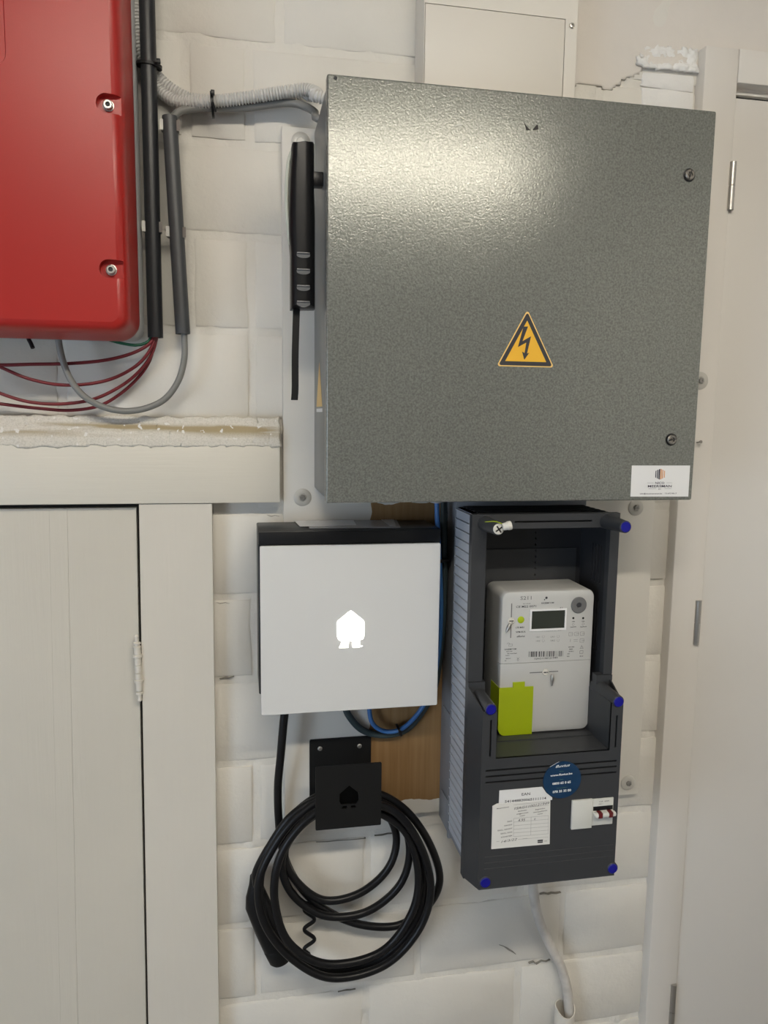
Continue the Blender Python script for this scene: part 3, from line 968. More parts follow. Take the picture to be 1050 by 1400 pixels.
# ================================================================== GREY CABINET
cb = thing('electrical_cabinet', (0.4245, -0.12, 1.3695), 'grey hammered-metal electrical cabinet with a yellow warning triangle', 'cabinet')
obj('body', MB().box(0.1275, 0.7215, -0.206, -0.019, 1.3725, 1.9665, 0.003), 'cab_side', cb)
obj('gasket', MB().box(0.1295, 0.7195, -0.2135, -0.205, 1.3745, 1.9645), 'gap', cb)
dr = obj('door', MB().box(0.1245, 0.7245, -0.230, -0.2125, 1.3695, 1.9695, 0.0028, 3), 'hammer', cb)
for px, py, an in ((942, 239.5, 75), (917.5, 601, 10)):
    p = T(px, py, -0.23)
    lk = obj('lock', MB().lathe((p.x, -0.2299, p.z), (0, -1, 0), [(0.0098, 0), (0.0098, 0.0008), (0.0084, 0.0012)], 24), 'black', dr)
    mb = MB().lathe((p.x, -0.2309, p.z), (0, -1, 0), [(0.0078, 0), (0.0078, 0.0022), (0.0066, 0.0032), (0.0040, 0.0032), (0.0034, 0.0012), (0.0022, 0.0012), (0.0018, 0.003)], 24)
    obj('lock_insert', mb, 'steel_dark', dr)
    ca, sa = math.cos(math.radians(an)), math.sin(math.radians(an))
    obj('key_slot', MB().prism([(p.x - ca * 0.007 - sa * 0.0009, p.z - sa * 0.007 + ca * 0.0009), (p.x + ca * 0.007 - sa * 0.0009, p.z + sa * 0.007 + ca * 0.0009),
                                (p.x + ca * 0.007 + sa * 0.0009, p.z + sa * 0.007 - ca * 0.0009), (p.x - ca * 0.007 + sa * 0.0009, p.z - sa * 0.007 - ca * 0.0009)], -0.2343, -0.2335), 'gap', dr)


def round_poly(pts, r, seg=5):
    out = []
    n = len(pts)
    for i in range(n):
        p, a, b = Vector(pts[i]), Vector(pts[i - 1]), Vector(pts[(i + 1) % n])
        u, w = (a - p).normalized(), (b - p).normalized()
        half = u.angle(w) / 2
        d = r / math.tan(half)
        s, e = p + u * d, p + w * d
        c = p + (u + w).normalized() * (r / math.sin(half))
        a0, a1 = math.atan2(s.y - c.y, s.x - c.x), math.atan2(e.y - c.y, e.x - c.x)
        while a1 - a0 > math.pi: a1 -= 2 * math.pi
        while a1 - a0 < -math.pi: a1 += 2 * math.pi
        for k in range(seg + 1):
            t = a0 + (a1 - a0) * k / seg
            out.append((c.x + r * math.cos(t), c.y + r * math.sin(t)))
    return out


tl, tr, tt = T(679, 500.5, -0.2305), T(757.5, 500, -0.2305), T(718.5, 423, -0.2305)
tx, tzb, hw, th = (tl.x + tr.x) / 2, tl.z, (tr.x - tl.x) / 2, tt.z - tl.z


def tri(inset, r):
    b = tzb + inset
    k = hw / th
    top = tzb + th - inset / math.sin(math.atan(k))
    w = (top - b) * k
    return round_poly([(tx - w, b), (tx + w, b), (tx, top)], r)


ws = obj('warning_sticker', MB().prism(tri(0, 0.003), -0.2304, -0.2298), 'yellow_pale', cb)
obj('black_border', MB().prism(tri(0.0017, 0.0024), -0.2307, -0.2303), 'ink', ws)
obj('yellow_field', MB().prism(tri(0.0078, 0.0003), -0.2310, -0.2306), 'yellow', ws)
zz = [(480, 330), (545, 330), (465, 540), (588, 470), (530, 715), (562, 708), (490, 808), (460, 690), (495, 712), (520, 560), (400, 625)]
obj('lightning_arrow', MB().holed([TZ([(670 + a / 10.5, 415 + b / 10.5) for a, b in zz], -0.231)], -0.2313, -0.2309), 'ink', ws)
# company sticker
c0, c1, c2, c3 = T(864, 636.5, -0.2305), T(943.5, 636.5, -0.2305), T(941, 679, -0.2305), T(862, 679, -0.2305)
st = obj('company_sticker', MB().prism([(c0.x, c0.z), (c1.x, c1.z), (c2.x, c2.z), (c3.x, c3.z)], -0.2305, -0.2299), 'sticker', cb)
lx, lz = T(902.5, 649, -0.2306).x, T(902.5, 648.3, -0.2306).z
mm = 0.00108
ink = MB()
for k, w in ((0, 2.0), (1, 1.5), (2, 1.3)):
    xr = lx - 0.0004 - k * 3.0 * mm
    xl = xr - w * mm
    h = lambda x: (8.2 - abs(x - lx) / mm * 0.42) * mm
    ink.prism([(xl, lz - h(xl)), (xr, lz - h(xr)), (xr, lz + h(xr)), (xl, lz + h(xl))], -0.2308, -0.2304)
obj('logo_dark_bars', ink, 'ink_navy', st)
ink = MB()
for k, w in ((0, 2.0), (1, 1.5), (2, 1.3)):
    xl = lx + 0.0004 + k * 3.0 * mm
    xr = xl + w * mm
    ink.prism([(xl, lz - h(xl)), (xr, lz - h(xr)), (xr, lz + h(xr)), (xl, lz + h(xl))], -0.2308, -0.2304)
obj('logo_orange_bars', ink, 'ink_orange', st)
ink = MB()
zt_ = lambda py: T(902, py, -0.2308).z
ink.text('NICO', T(902, 661, -0.2308).x, zt_(661.8), -0.2308, 3.4 * mm, sx=1.25, bold=0.00005)
ink.text('MEERSMAN', T(902, 666, -0.2308).x, zt_(666.2), -0.2308, 3.4 * mm, sx=1.62, bold=0.00005)
ink.text('BV', T(902, 669, -0.2308).x, zt_(669.6), -0.2308, 2.0 * mm, sx=1.4)
ink.text('info@nicomeersman.be', T(890, 675, -0.2308).x, zt_(675.6), -0.2308, 1.9 * mm, sx=1.38, bold=0.00004)
ink.text('T3.477.98.17', T(917, 675, -0.2308).x, zt_(675.6), -0.2308, 1.9 * mm, sx=1.38, bold=0.00004)
for a, b, py in ((885, 893.5, 660.2), (911, 919, 660.2), (886.5, 897, 668), (908.5, 918, 668)):
    ink.line(T(a, py, -0.2308).x, zt_(py), T(b, py, -0.2308).x, zt_(py), 0.0003, -0.2308)
obj('lettering', ink, 'ink_navy', st, fix=False)
# scars of a removed badge near the top, and a rivet
res = MB()
for pts in ([(716.5, 166), (719, 171), (725, 178), (719.5, 178)], [(728, 178), (733, 171), (735.5, 170), (736, 177)]):
    res.prism(TZ(pts, -0.2303), -0.2304, -0.2299)
obj('glue_residue', res, 'gap', cb)
obj('paint_scuff', MB().prism(TZ([(621, 174), (624, 170.5), (630, 169.5), (634, 171), (628, 172)], -0.2303), -0.23035, -0.2299), 'cab_side', cb)
p = T(458.5, 106.5, -0.23)
obj('rivet', MB().lathe((p.x, -0.2299, p.z), (0, -1, 0), [(0.0026, 0), (0.002, 0.0012), (0.001, 0.0015)], 12), 'ink', cb)
# warning sticker on the left side of the body
sz0 = T(434, 556, -0.105).z
s2 = MB()
s2.add([(0.1271, -0.150, sz0), (0.1271, -0.060, sz0), (0.1271, -0.105, sz0 + 0.072)], [(0, 1, 2)])
s2.add([(0.1274, -0.150, sz0), (0.1274, -0.060, sz0), (0.1274, -0.105, sz0 + 0.072)], [(0, 1, 2)])
obj('side_sticker', s2, 'yellow_pale', cb, fix=False)
obj('side_label', MB().box(0.1271, 0.1276, -0.150, -0.060, sz0 - 0.0085, sz0 - 0.003), 'sticker', cb)
# nylon cable gland under the cabinet
gp = T(596, 690, -0.10)
obj('cable_gland', MB().lathe((gp.x, -0.10, 1.374), (0, 0, -1), [(0.016, 0), (0.016, 0.010), (0.013, 0.011), (0.013, 0.016), (0.010, 0.020), (0.006, 0.021)], 18), 'gland', cb)

# clear washer and nail peeking out at the cabinet's right side
p = T(957, 520.5, -0.0255)
w = tag(washer((p.x, -0.0256, p.z), 'clear_washer', None, 0.0165), 'clear plastic washer half hidden behind the cabinet\'s right edge', 'washer')
p = T(952.5, 605, -0.0255)
nl = tag(obj('nail', MB().lathe((p.x, -0.0254, p.z), (0.1, -1, 0.15), [(0.0013, 0), (0.0013, 0.010), (0.0032, 0.011), (0.0032, 0.0125)], 10), 'steel_dark'),
         'small dark nail in the casing right of the cabinet\'s lower lock', 'nail')

# ================================================================== WORK LIGHT BESIDE THE CABINET
wl = thing('work_light', (0.098, -0.15, 1.66), 'black hand-held work light with ribbed grip stuck to the cabinet\'s left side', 'work light')
outline = TZ([(401, 191), (429, 191), (430.5, 194), (430.5, 262), (431.5, 300), (431.5, 421), (398, 421), (398, 345), (396, 322), (395.5, 290), (396.5, 245), (399, 210), (399.5, 194)], -0.165)
wb = MB()
n = len(outline)
ocx = sum(x for x, z in outline) / n
for ins, y in ((0.003, -0.128), (0.0, -0.133), (0.0, -0.155), (0.0022, -0.163), (0.007, -0.1675), (0.0125, -0.169)):
    for x, z in outline:
        k = 1 - ins / 0.0185
        wb.v.append(Vector((ocx + (x - ocx) * k, y, z - math.copysign(min(ins, 0.004), z - 1.78))))
for i in range(5):
    for k in range(n):
        wb.f.append((i * n + k, i * n + (k + 1) % n, (i + 1) * n + (k + 1) % n, (i + 1) * n + k))
wb.f.append(tuple(range(n))); wb.f.append(tuple(5 * n + k for k in reversed(range(n))))
obj('body', wb, 'black', wl, angle=45)
for py in (348.5, 371, 393.5, 415):
    a, b = T(405.5, py, -0.17), T(424, py, -0.17)
    cx, cz = (a.x + b.x) / 2, a.z
    hw_ = (b.x - a.x) / 2
    pts = [(cx - hw_, cz + 0.002), (cx + hw_, cz + 0.002)] + [(cx + hw_ * math.cos(math.radians(t)), cz - 0.0042 * math.sin(math.radians(t))) for t in range(15, 180, 15)]
    g = MB().prism(pts, -0.1705, -0.160)
    g.box(cx - hw_ * 0.95, cx + hw_ * 0.95, -0.1725, -0.160, cz + 0.002, cz + 0.0042, 0.0006)
    obj('grip_notch', g, 'notch', wl)
ln = [T(398.5, 208, -0.142), T(394.5, 222, -0.142), T(392.5, 245, -0.142), T(391.8, 275, -0.142), T(393.5, 305, -0.142), T(396.5, 335, -0.142)]
obj('lens', MB().sweep(smooth_path(ln, 0.004), 0.0030, 10), 'lens', wl)
p = T(431, 246, -0.15)
obj('magnet', MB().box(p.x - 0.004, 0.1274, -0.158, -0.140, p.z - 0.010, p.z + 0.010, 0.001), 'black', wl)
sp_ = smooth_path([T(405.5, 417, -0.148), T(404.5, 450, -0.148), T(403.5, 490, -0.148), T(403.5, 530, -0.148), T(402.5, 547, -0.148)], 0.005)
stp = MB()
for i, q in enumerate(sp_):
    stp.v += [q + Vector((-0.0053, -0.0009, 0)), q + Vector((0.0053, -0.0009, 0)), q + Vector((0.0053, 0.0009, 0)), q + Vector((-0.0053, 0.0009, 0))]
    if i:
        o_ = 4 * (i - 1)
        for k in range(4):
            stp.f.append((o_ + k, o_ + (k + 1) % 4, o_ + 4 + (k + 1) % 4, o_ + 4 + k))
m_ = len(stp.v)
stp.f += [(0, 1, 2, 3), (m_ - 4, m_ - 3, m_ - 2, m_ - 1)]
obj('wrist_strap', stp, 'black_matt', wl)

# ================================================================== CHARGER
ch = thing('charging_station', (0.18, -0.07, 1.003), 'white and black wall charger with a glowing house logo', 'charger')
obj('body', MB().box(0.0265, 0.3315, -0.118, -0.0185, 1.037, 1.3125, 0.0025), 'black_top', ch)
obj('top_cap', MB().box(0.0275, 0.3305, -0.1245, -0.1175, 1.2905, 1.3115, 0.0012), 'black_top', ch)
fp = obj('front_panel', MB().loft(0.0295, 0.3305, 1.0035, 1.2885, 0.003, [(0.0, -0.119), (0.0, -0.1255), (0.0008, -0.1263)], 4), 'charger_white', ch)
lg = [(479.7, 835.1), (483, 837), (497, 848.5), (498.3, 852), (497.6, 870.3), (495.8, 873.8), (491.6, 875), (491.9, 882.5), (495.9, 883.2), (490, 885), (483.3, 885.4), (481.5, 883.5), (481.6, 876.3),
      (477, 876.3), (475.9, 885.4), (463.6, 885.7), (466.5, 880), (466.9, 876.3), (463.2, 874.8), (461.3, 871), (460.8, 852), (462, 849), (476.5, 837)]
lgo = obj('glowing_logo', MB().holed([TZ(lg, -0.1265)], -0.1268, -0.1258), 'logo', fp)

# cards lying on top of the charger
zt_c = 1.3127


def card(name, px_pts, z, th, m, label, extra=None):
    """A thin card lying on the charger: corners traced on the horizontal plane at height z."""
    vs = []
    for px, py in px_pts:
        d = RIGHT * ((px - 525.0) / FPX) + DOWN * ((py - 700.0) / FPX) + FWD
        q = CAM + d * ((z - CAM.z) / d.z)
        vs.append(Vector((min(max(q.x, 0.03), 0.326), min(q.y, -0.0205), z)))
    n = len(vs)
    mb = MB().add([(v.x, v.y, z + th) for v in vs] + [(v.x, v.y, z) for v in vs],
                  [tuple(range(n)), tuple(range(2 * n - 1, n - 1, -1))] + [(i, (i + 1) % n, n + (i + 1) % n, n + i) for i in range(n)])
    return tag(obj(name, mb, m), label, 'card', 'cards lying on the charger')


card('grey_card', [(423, 722.5), (547.5, 721.5), (534, 706), (418, 708)], zt_c, 0.0012, 'card_grey', 'dark grey card lying on the charger, under the others')
card('white_card', [(410, 720.0), (487, 718.0), (480, 708.5), (402, 711.5)], zt_c + 0.0014, 0.0008, 'card', 'pale card on the left of the pile on the charger')
card('striped_card', [(533, 719.0), (541, 718.5), (531, 705.5), (515, 706.0)], zt_c + 0.0014, 0.0008, 'card', 'small pale card at the right of the pile on the charger')

# ================================================================== CABLE HOLDER AND CHARGING CABLE
hd = thing('cable_holder', (0.18, -0.05, 0.775), 'black metal cable holder with a house-shaped cut-out below the charger', 'cable holder')
obj('back_plate', MB().loft(0.119, 0.2335, 0.79, 0.9085, 0.003, [(0, -0.0185), (0, -0.0215)], 3), 'black_matt', hd)
hub = MB().loft(0.150, 0.214, 0.777, 0.796, 0.006, [(0, -0.021), (0, -0.0935)], 6)
obj('hub', hub, 'black_matt', hd)
obj('cutout_shade', MB().box(0.150, 0.212, -0.0920, -0.0902, 0.797, 0.868, 0.0004), 'void', hd)  # black sheet added behind the cut-out, shade put into its colour
fx0, fx1, fz0, fz1 = 0.1228, 0.2397, 0.7745, 0.8917
outer = round_poly([(fx0, fz0), (fx1, fz0), (fx1, fz1), (fx0, fz1)], 0.002, 3)
house = TZ([(477.4, 1073.5), (489.6, 1083), (490, 1094), (487, 1098), (466.5, 1099.5), (464, 1096.5), (464.3, 1085)], -0.095)
ft1 = TZ([(469, 1101.5), (475, 1101), (473.5, 1105), (466.5, 1105.5)], -0.095)
ft2 = TZ([(479.5, 1101), (485, 1100.5), (487, 1103.5), (480, 1104)], -0.095)
obj('front_plate', MB().holed([outer, house, ft1, ft2], -0.0965, -0.0935), 'black_matt', hd)
for px, py in ((437.5, 1023.5), (491.5, 1020)):
    p = T(px, py, -0.0215)
    obj('screw', MB().lathe((p.x, -0.0214, p.z), (0, -1, 0), [(0.0045, 0), (0.0042, 0.0012), (0.003, 0.002), (0.0012, 0.0021), (0.0008, 0.001)], 14), 'zinc', hd)

cc = thing('charging_cable', (0.17, -0.06, 0.42), 'thick black charging cable coiled over the holder with its plug', 'charging cable')
CY = {}
path_px = [
    # from the charger down into the left bunch
    (392, 955, -.060), (388, 985, -.060), (384, 1030, -.056), (380, 1075, -.046), (381, 1120, -.036), (386, 1160, -.030), (402, 1200, -.028), (435, 1237, -.030), (485, 1262, -.030),
    (540, 1266, -.030), (580, 1244, -.036), (601, 1205, -.046), (588, 1155, -.052), (555, 1108, -.052), (510, 1083, -.052), (455, 1082, -.050), (412, 1104, -.050),
    # second turn, the wide one low at the back
    (375, 1150, -.052), (356, 1200, -.054), (362, 1258, -.052), (395, 1305, -.050), (450, 1326, -.048), (510, 1316, -.048), (556, 1278, -.050), (580, 1225, -.054), (575, 1165, -.060), (545, 1113, -.064),
    (500, 1090, -.066), (450, 1090, -.066), (405, 1118, -.068),
    # third turn, the lowest at the front
    (370, 1165, -.072), (353, 1212, -.074), (363, 1265, -.074), (401, 1312, -.072), (455, 1337, -.070), (525, 1320, -.068), (572, 1272, -.068), (589, 1215, -.070), (574, 1155, -.076), (540, 1110, -.080),
    (495, 1098, -.082), (445, 1104, -.082), (405, 1136, -.084),
    # fourth turn
    (380, 1180, -.086), (376, 1235, -.086), (396, 1290, -.082), (448, 1318, -.078), (520, 1302, -.074), (562, 1250, -.074), (572, 1195, -.072), (556, 1140, -.068), (520, 1112, -.066), (470, 1096, -.040),
    (425, 1118, -.038), (395, 1150, -.040),
    # fifth turn, short and high
    (385, 1185, -.044), (402, 1225, -.044), (445, 1252, -.042), (500, 1247, -.042), (545, 1212, -.044), (560, 1165, -.044), (548, 1120, -.042), (512, 1092, -.036), (460, 1086, -.032), (415, 1112, -.030),
    # sixth turn, innermost
    (390, 1160, -.032), (400, 1198, -.036), (440, 1230, -.040), (490, 1222, -.040), (530, 1188, -.038), (542, 1145, -.034), (525, 1108, -.034), (490, 1092, -.046), (440, 1092, -.058), (398, 1116, -.062), (368, 1158, -.060),
    (351, 1190, -.052), (350, 1205, -.042), (356, 1225, -.034)]
obj('cable', MB().tube([T(*q) for q in path_px], 0.0073, 14, 0.005), 'black_rubber', cc)
# plug: boot, grip and head along one leaning axis
pa, pb = T(341, 1209, -0.030), T(394, 1334, -0.030)
ax = (pb - pa)
L = ax.length
axn = ax.normalized()
side = axn.cross(Vector((0, -1, 0))).normalized()


def oval_loft(profile, n=20):
    """Oval sections along the plug axis: (distance, half width, half depth, sideways shift)."""
    mb = MB()
    for d, hw2, hd2, sh in profile:
        for k in range(n):
            an = 2 * math.pi * k / n
            mb.v.append(pa + axn * d + side * (sh + hw2 * math.cos(an)) + Vector((0, 1, 0)) * hd2 * math.sin(an))
    for i in range(len(profile) - 1):
        for k in range(n):
            mb.f.append((i * n + k, i * n + (k + 1) % n, (i + 1) * n + (k + 1) % n, (i + 1) * n + k))
    mb.f.append(tuple(range(n))); mb.f.append(tuple((len(profile) - 1) * n + k for k in reversed(range(n))))
    return mb


obj('plug_grip', oval_loft([(-0.014, 0.008, 0.009, -0.014), (0.0, 0.012, 0.012, -0.011), (0.020, 0.0185, 0.015, -0.004), (0.042, 0.0235, 0.0165, 0), (0.10, 0.0250, 0.017, 0), (0.138, 0.0238, 0.017, 0)]), 'black', cc)
obj('plug_head', oval_loft([(0.1385, 0.0228, 0.0165, 0), (0.140, 0.0240, 0.017, 0), (0.166, 0.0222, 0.0165, 0), (0.1715, 0.018, 0.0145, 0)]), 'black_matt', cc)
wv = []
for k in range(41):
    t = k / 40
    q = T(423 + 7 * math.sin(t * 5.6 * math.pi + 1.6), 1230 + 76 * t, -0.030)
    wv.append(q)
wv.append(T(415, 1309, -0.034))
obj('tether', MB().sweep(wv, 0.0037, 8), 'black', cc)
obj('tether_end', MB().sweep([T(395, 1211, -0.02), T(402, 1219, -0.02), T(412, 1232, -0.024), T(423, 1236, -0.03)], 0.0034, 8), 'black', cc)

# blue and slate cables behind the charger
cable('blue_cable', [T(597, 684, -0.085), T(598, 715, -0.085), T(601, 770, -0.075), T(603, 830, -0.06), T(600, 890, -0.05), T(590, 940, -0.045), T(574, 972, -0.042), T(550, 996, -0.040), T(527, 1000, -0.038),
                     T(510, 990, -0.036), T(505, 970, -0.034), T(506, 940, -0.032)], 0.0042, 'cable_blue', 'blue data cable looping below the charger')
cable('slate_cable', [T(607, 684, -0.065), T(607, 740, -0.062), T(607, 810, -0.052), T(603, 880, -0.042), T(594, 940, -0.034), T(578, 972, -0.030), T(556, 997, -0.028), T(527, 1005, -0.027),
                      T(497, 999, -0.027), T(478, 980, -0.027), T(470, 960, -0.027), T(468, 935, -0.027)], 0.0062, 'cable_slate', 'dark slate cable looping below the charger behind the blue one')
p = T(545.5, 998.5, -0.035)
t = tie((p.x, -0.034, p.z), (0.9, 0, 0.35), 0.0112, 'black cable tie round the blue cable below the charger', 0.004)
obj('head', MB().box(p.x - 0.003, p.x + 0.003, -0.0495, -0.044, p.z - 0.003, p.z + 0.003, 0.0008), 'black', t)
p = T(604, 765, -0.068)
t = tie((p.x, -0.068, p.z), (0.05, 0, 1), 0.0125, 'black cable tie round the cables between charger and meter box', 0.004)
obj('head', MB().box(p.x - 0.010, p.x - 0.004, -0.0845, -0.078, p.z - 0.003, p.z + 0.003, 0.0008), 'black', t)

# ================================================================== METER BOX
mbx = thing('meter_box', (0.48, -0.12, 0.737), 'dark grey open-fronted meter box with blue caps and labels', 'meter box')
# rear base with flange and mounting foot
obj('rear_base', MB().box(0.3675, 0.594, -0.100, -0.0185, 0.737, 1.366, 0.003), 'enc_base', mbx)
obj('base_flange', MB().box(0.3610, 0.600, -0.107, -0.100, 0.742, 1.360, 0.0015), 'enc_base', mbx)
for z in (0.775, 0.94):
    obj('rear_clip', MB().box(0.3648, 0.3672, -0.085, -0.040, z, z + 0.028, 0.0008), 'enc_base', mbx)
# left wall built of a shell and clear horizontal fields
obj('left_wall', MB().box(0.3632, 0.3785, -0.206, -0.107, 0.752, 1.346), 'enc_base', mbx)
z = 0.762
first = None
k = 0
while z + 0.0155 < 1.345:
    if first is None:
        first = obj('rib', MB().box(0.3620, 0.3636, -0.2055, -0.1075, z, z + 0.0150, 0.0004, 1).box(0.3604, 0.3630, -0.2055, -0.1075, z + 0.0128, z + 0.0150, 0.0004, 1), 'enc_side', mbx)
    else:
        r_ = first.copy()
        COL.objects.link(r_)
        r_.parent = mbx
        r_.location = first.location + Vector((0, 0, k * 0.0162))
    k += 1
    z += 0.0162
# right wall with ventilation slots, top, bottom and back
rw = MB()
slots = []
for zz0, zz1 in ((1.225, 1.290), (1.110, 1.195)):
    for s_ in range(4):
        y_ = -0.192 + s_ * 0.010
        slots.append((y_, y_ + 0.004, zz0, zz1))
tmp = MB().slab(-0.206, -0.107, 0.752, 1.346, 0.590, 0.5965, slots)
rw.add([(v.y, v.x, v.z) for v in tmp.v], tmp.f)
obj('right_wall', rw, 'enc_inner', mbx)
obj('right_skin', MB().box(0.598, 0.600, -0.206, -0.107, 0.752, 1.346), 'enc_dark', mbx)
tp = MB()
tp.box(0.3635, 0.598, -0.206, -0.107, 1.334, 1.346)
for s_ in range(5):
    tp.box(0.372, 0.592, -0.195 + s_ * 0.019, -0.186 + s_ * 0.019, 1.346, 1.3485, 0.0006, 1)
obj('top_wall', tp, 'enc_inner', mbx)
obj('bottom_wall', MB().box(0.3635, 0.598, -0.206, -0.107, 0.752, 0.760), 'enc_dark', mbx)
bk = MB().slab(0.3785, 0.590, 0.760, 1.334, -0.1125, -0.107, [(0.5035, 0.5065, 1.2780 + i * 0.0105, 1.2815 + i * 0.0105) for i in range(5)])
bk.box(0.3785, 0.590, -0.1085, -0.107, 0.76, 1.334)
obj('back_plate', bk, 'enc_inner', mbx)
obj('back_step', MB().slab(0.388, 0.581, 1.15, 1.273, -0.1155, -0.1126, [(0.5035, 0.5065, 1.2150 + i * 0.0105, 1.2185 + i * 0.0105) for i in range(6)]), 'enc_dark', mbx)
# window frame
fr = MB().slab(0.3552, 0.6048, 1.0775, 1.348, -0.220, -0.206, [(0.3790, 0.5890, 1.0, 1.325), (0.425, 0.556, 1.3345, 1.3375)])
obj('window_frame', fr, 'enc_dark', mbx)
obj('frame_groove', MB().box(0.42, 0.56, -0.214, -0.208, 1.333, 1.339), 'gap', mbx)
# perforated strip on the inside of the left frame member
strip = MB()
for i in range(14):
    strip.box(0.3788, 0.3800, -0.215, -0.209, 1.080 + i * 0.008, 1.0845 + i * 0.008)
obj('perforated_strip', strip, 'gap', mbx)
# lower cover: flange, tapered sides, front with U-shaped opening and slots
cv = obj('cover_flange', MB().slab(0.3555, 0.6045, 0.7395, 1.0770, -0.222, -0.206, [(0.3835, 0.5765, 0.975, 1.2)]), 'enc_dark', mbx)
FY = -0.280
xl_, xr_, zb_, zt2 = 0.3632, 0.5950, 0.7585, 1.051
xi0, xi1, zs_ = 0.3845, 0.5752, 0.9735
vsl = [(0.3735, 0.3765, 0.9775, 1.037), (0.5835, 0.5865, 0.9775, 1.031)]
hsl = [(0.3690, 0.5890, z_ - 0.0014, z_ + 0.0014) for z_ in (0.9548, 0.9451, 0.9354)]
brk = (0.5150, 0.5865, 0.8465, 0.8935)
front = MB().slab(xl_, xr_, zb_, zt2, FY, FY + 0.004, [(xi0, xi1, zs_, 2.0)] + vsl + hsl + [brk])
obj('cover_front', front, 'enc_dark', mbx)
obj('slot_backing', MB().box(0.366, 0.594, FY + 0.009, FY + 0.010, 0.84, 0.972).box(0.366, 0.3835, FY + 0.009, FY + 0.010, 0.972, 1.05).box(0.5762, 0.594, FY + 0.009, FY + 0.010, 0.972, 1.05), 'gap', mbx)  # near-black sheets stand in for the shaded hollow behind the slots


def quad_wall(a, b, c, d, thick):
    n_ = (Vector(b) - Vector(a)).cross(Vector(d) - Vector(a)).normalized() * thick
    v_ = [Vector(q) for q in (a, b, c, d)]
    v_ += [q + n_ for q in v_]
    return v_, [(0, 1, 2, 3), (7, 6, 5, 4), (0, 4, 5, 1), (1, 5, 6, 2), (2, 6, 7, 3), (3, 7, 4, 0)]


ls = MB()
ls.add(*quad_wall((0.3575, -0.221, 0.742), (xl_, FY, zb_), (xl_, FY, zt2), (0.3575, -0.221, 1.070), 0.002))
obj('cover_left_side', ls, 'enc_dark', mbx)
rs = MB().add(*quad_wall((0.6025, -0.221, 0.742), (xr_, FY, zb_), (xr_, FY, zt2), (0.6025, -0.221, 1.070), 0.002))
obj('cover_right_side', rs, 'enc_dark', mbx)
bs = MB().add(*quad_wall((0.3575, -0.221, 0.742), (0.6025, -0.221, 0.742), (xr_, FY, zb_), (xl_, FY, zb_), 0.002))
obj('cover_bottom', bs, 'enc_dark', mbx)
sh = MB().box(xi0 - 0.001, xi1 + 0.001, FY + 0.0005, -0.113, zs_ - 0.004, zs_)
obj('cover_shelf', sh, 'enc_dark', mbx)
obj('left_cheek', MB().box(xi0 - 0.002, xi0, FY + 0.0005, -0.190, zs_, zt2).box(xl_ + 0.0005, xi0 - 0.002, FY + 0.0005, -0.222, zt2 - 0.002, zt2), 'enc_dark', mbx)
obj('right_cheek', MB().box(xi1, xi1 + 0.002, FY + 0.0005, -0.190, zs_, zt2).box(xi1 + 0.002, xr_ - 0.0005, FY + 0.0005, -0.222, zt2 - 0.002, zt2), 'enc_dark', mbx)
rd = MB()
for z_ in (0.8105, 0.8005, 0.7905):
    rd.box(0.371, 0.590, FY - 0.0008, FY + 0.001, z_, z_ + 0.0012, 0.0003, 1)
obj('cover_ridges', rd, 'enc_dark', mbx)
# screw posts with blue caps (the upper left one shows its screw)
for cx, cz, y0, cap in ((0.3738, 1.0545, -0.205, 1), (0.5858, 1.0540, -0.205, 1), (0.5818, 1.3345, -0.208, 1), (0.3765, 1.3345, -0.208, 0), (0.3735, 0.7690, -0.215, 1), (0.5910, 0.7695, -0.215, 1)):
    ps = obj('screw_post', MB().lathe((cx, y0, cz), (0, -1, 0), [(0.0125, 0), (0.0098, abs(FY - y0) - 0.002), (0.0096, abs(FY - y0) + 0.0006), (0.0088, abs(FY - y0) + 0.0014)], 24), 'enc_dark', mbx)
    if cap:
        obj('blue_cap', MB().lathe((cx, FY - 0.0008, cz), (0, -1, 0), [(0.0083, 0), (0.0083, 0.0012), (0.0074, 0.0022), (0.0071, 0.0016), (0.0002, 0.0017)], 24), 'blue_cap', ps)
    else:
        sc = obj('screw', MB().lathe((cx, FY - 0.0008, cz), (0, -1, 0), [(0.0083, 0), (0.0083, 0.0012), (0.0070, 0.0026)], 22), 'seal', ps)
        cr_ = MB()
        for an in (35, 125):
            ca, sa = math.cos(math.radians(an)), math.sin(math.radians(an))
            L_, w_ = 0.0058, 0.0011
            cr_.prism([(cx - ca * L_ + sa * w_, cz - sa * L_ - ca * w_), (cx + ca * L_ + sa * w_, cz + sa * L_ - ca * w_), (cx + ca * L_ - sa * w_, cz + sa * L_ + ca * w_), (cx - ca * L_ - sa * w_, cz - sa * L_ + ca * w_)], FY - 0.0040, FY - 0.0032)
        obj('cross_recess', cr_, 'gap', ps)
        sd = Vector((0.97, -0.12, 0.24))
        obj('lead_seal', MB().lathe((cx + 0.004, FY - 0.008, cz + 0.004), sd, [(0.0048, 0), (0.0055, 0.001), (0.0060, 0.007), (0.0068, 0.008), (0.0068, 0.0125), (0.0058, 0.0135)], 18), 'seal', ps)
        obj('seal_wire', MB().sweep(smooth_path([(cx - 0.014, FY + 0.02, cz + 0.008), (cx - 0.007, FY - 0.004, cz + 0.012), (cx + 0.003, FY - 0.007, cz + 0.009), (cx + 0.006, FY - 0.008, cz + 0.006)], 0.002), 0.0007, 6), 'lime', ps)

# labels on the cover
LY = FY - 0.0009
u = 1.06 / 1031.0     # metres per photo pixel on the cover front
ean = obj('ean_label', MB().prism(TZ([(683, 1081), (741.5, 1076), (747, 1084), (755, 1090.5), (755, 1093.5), (682, 1099.5)], LY), LY, FY + 0.0002), 'sticker', mbx)


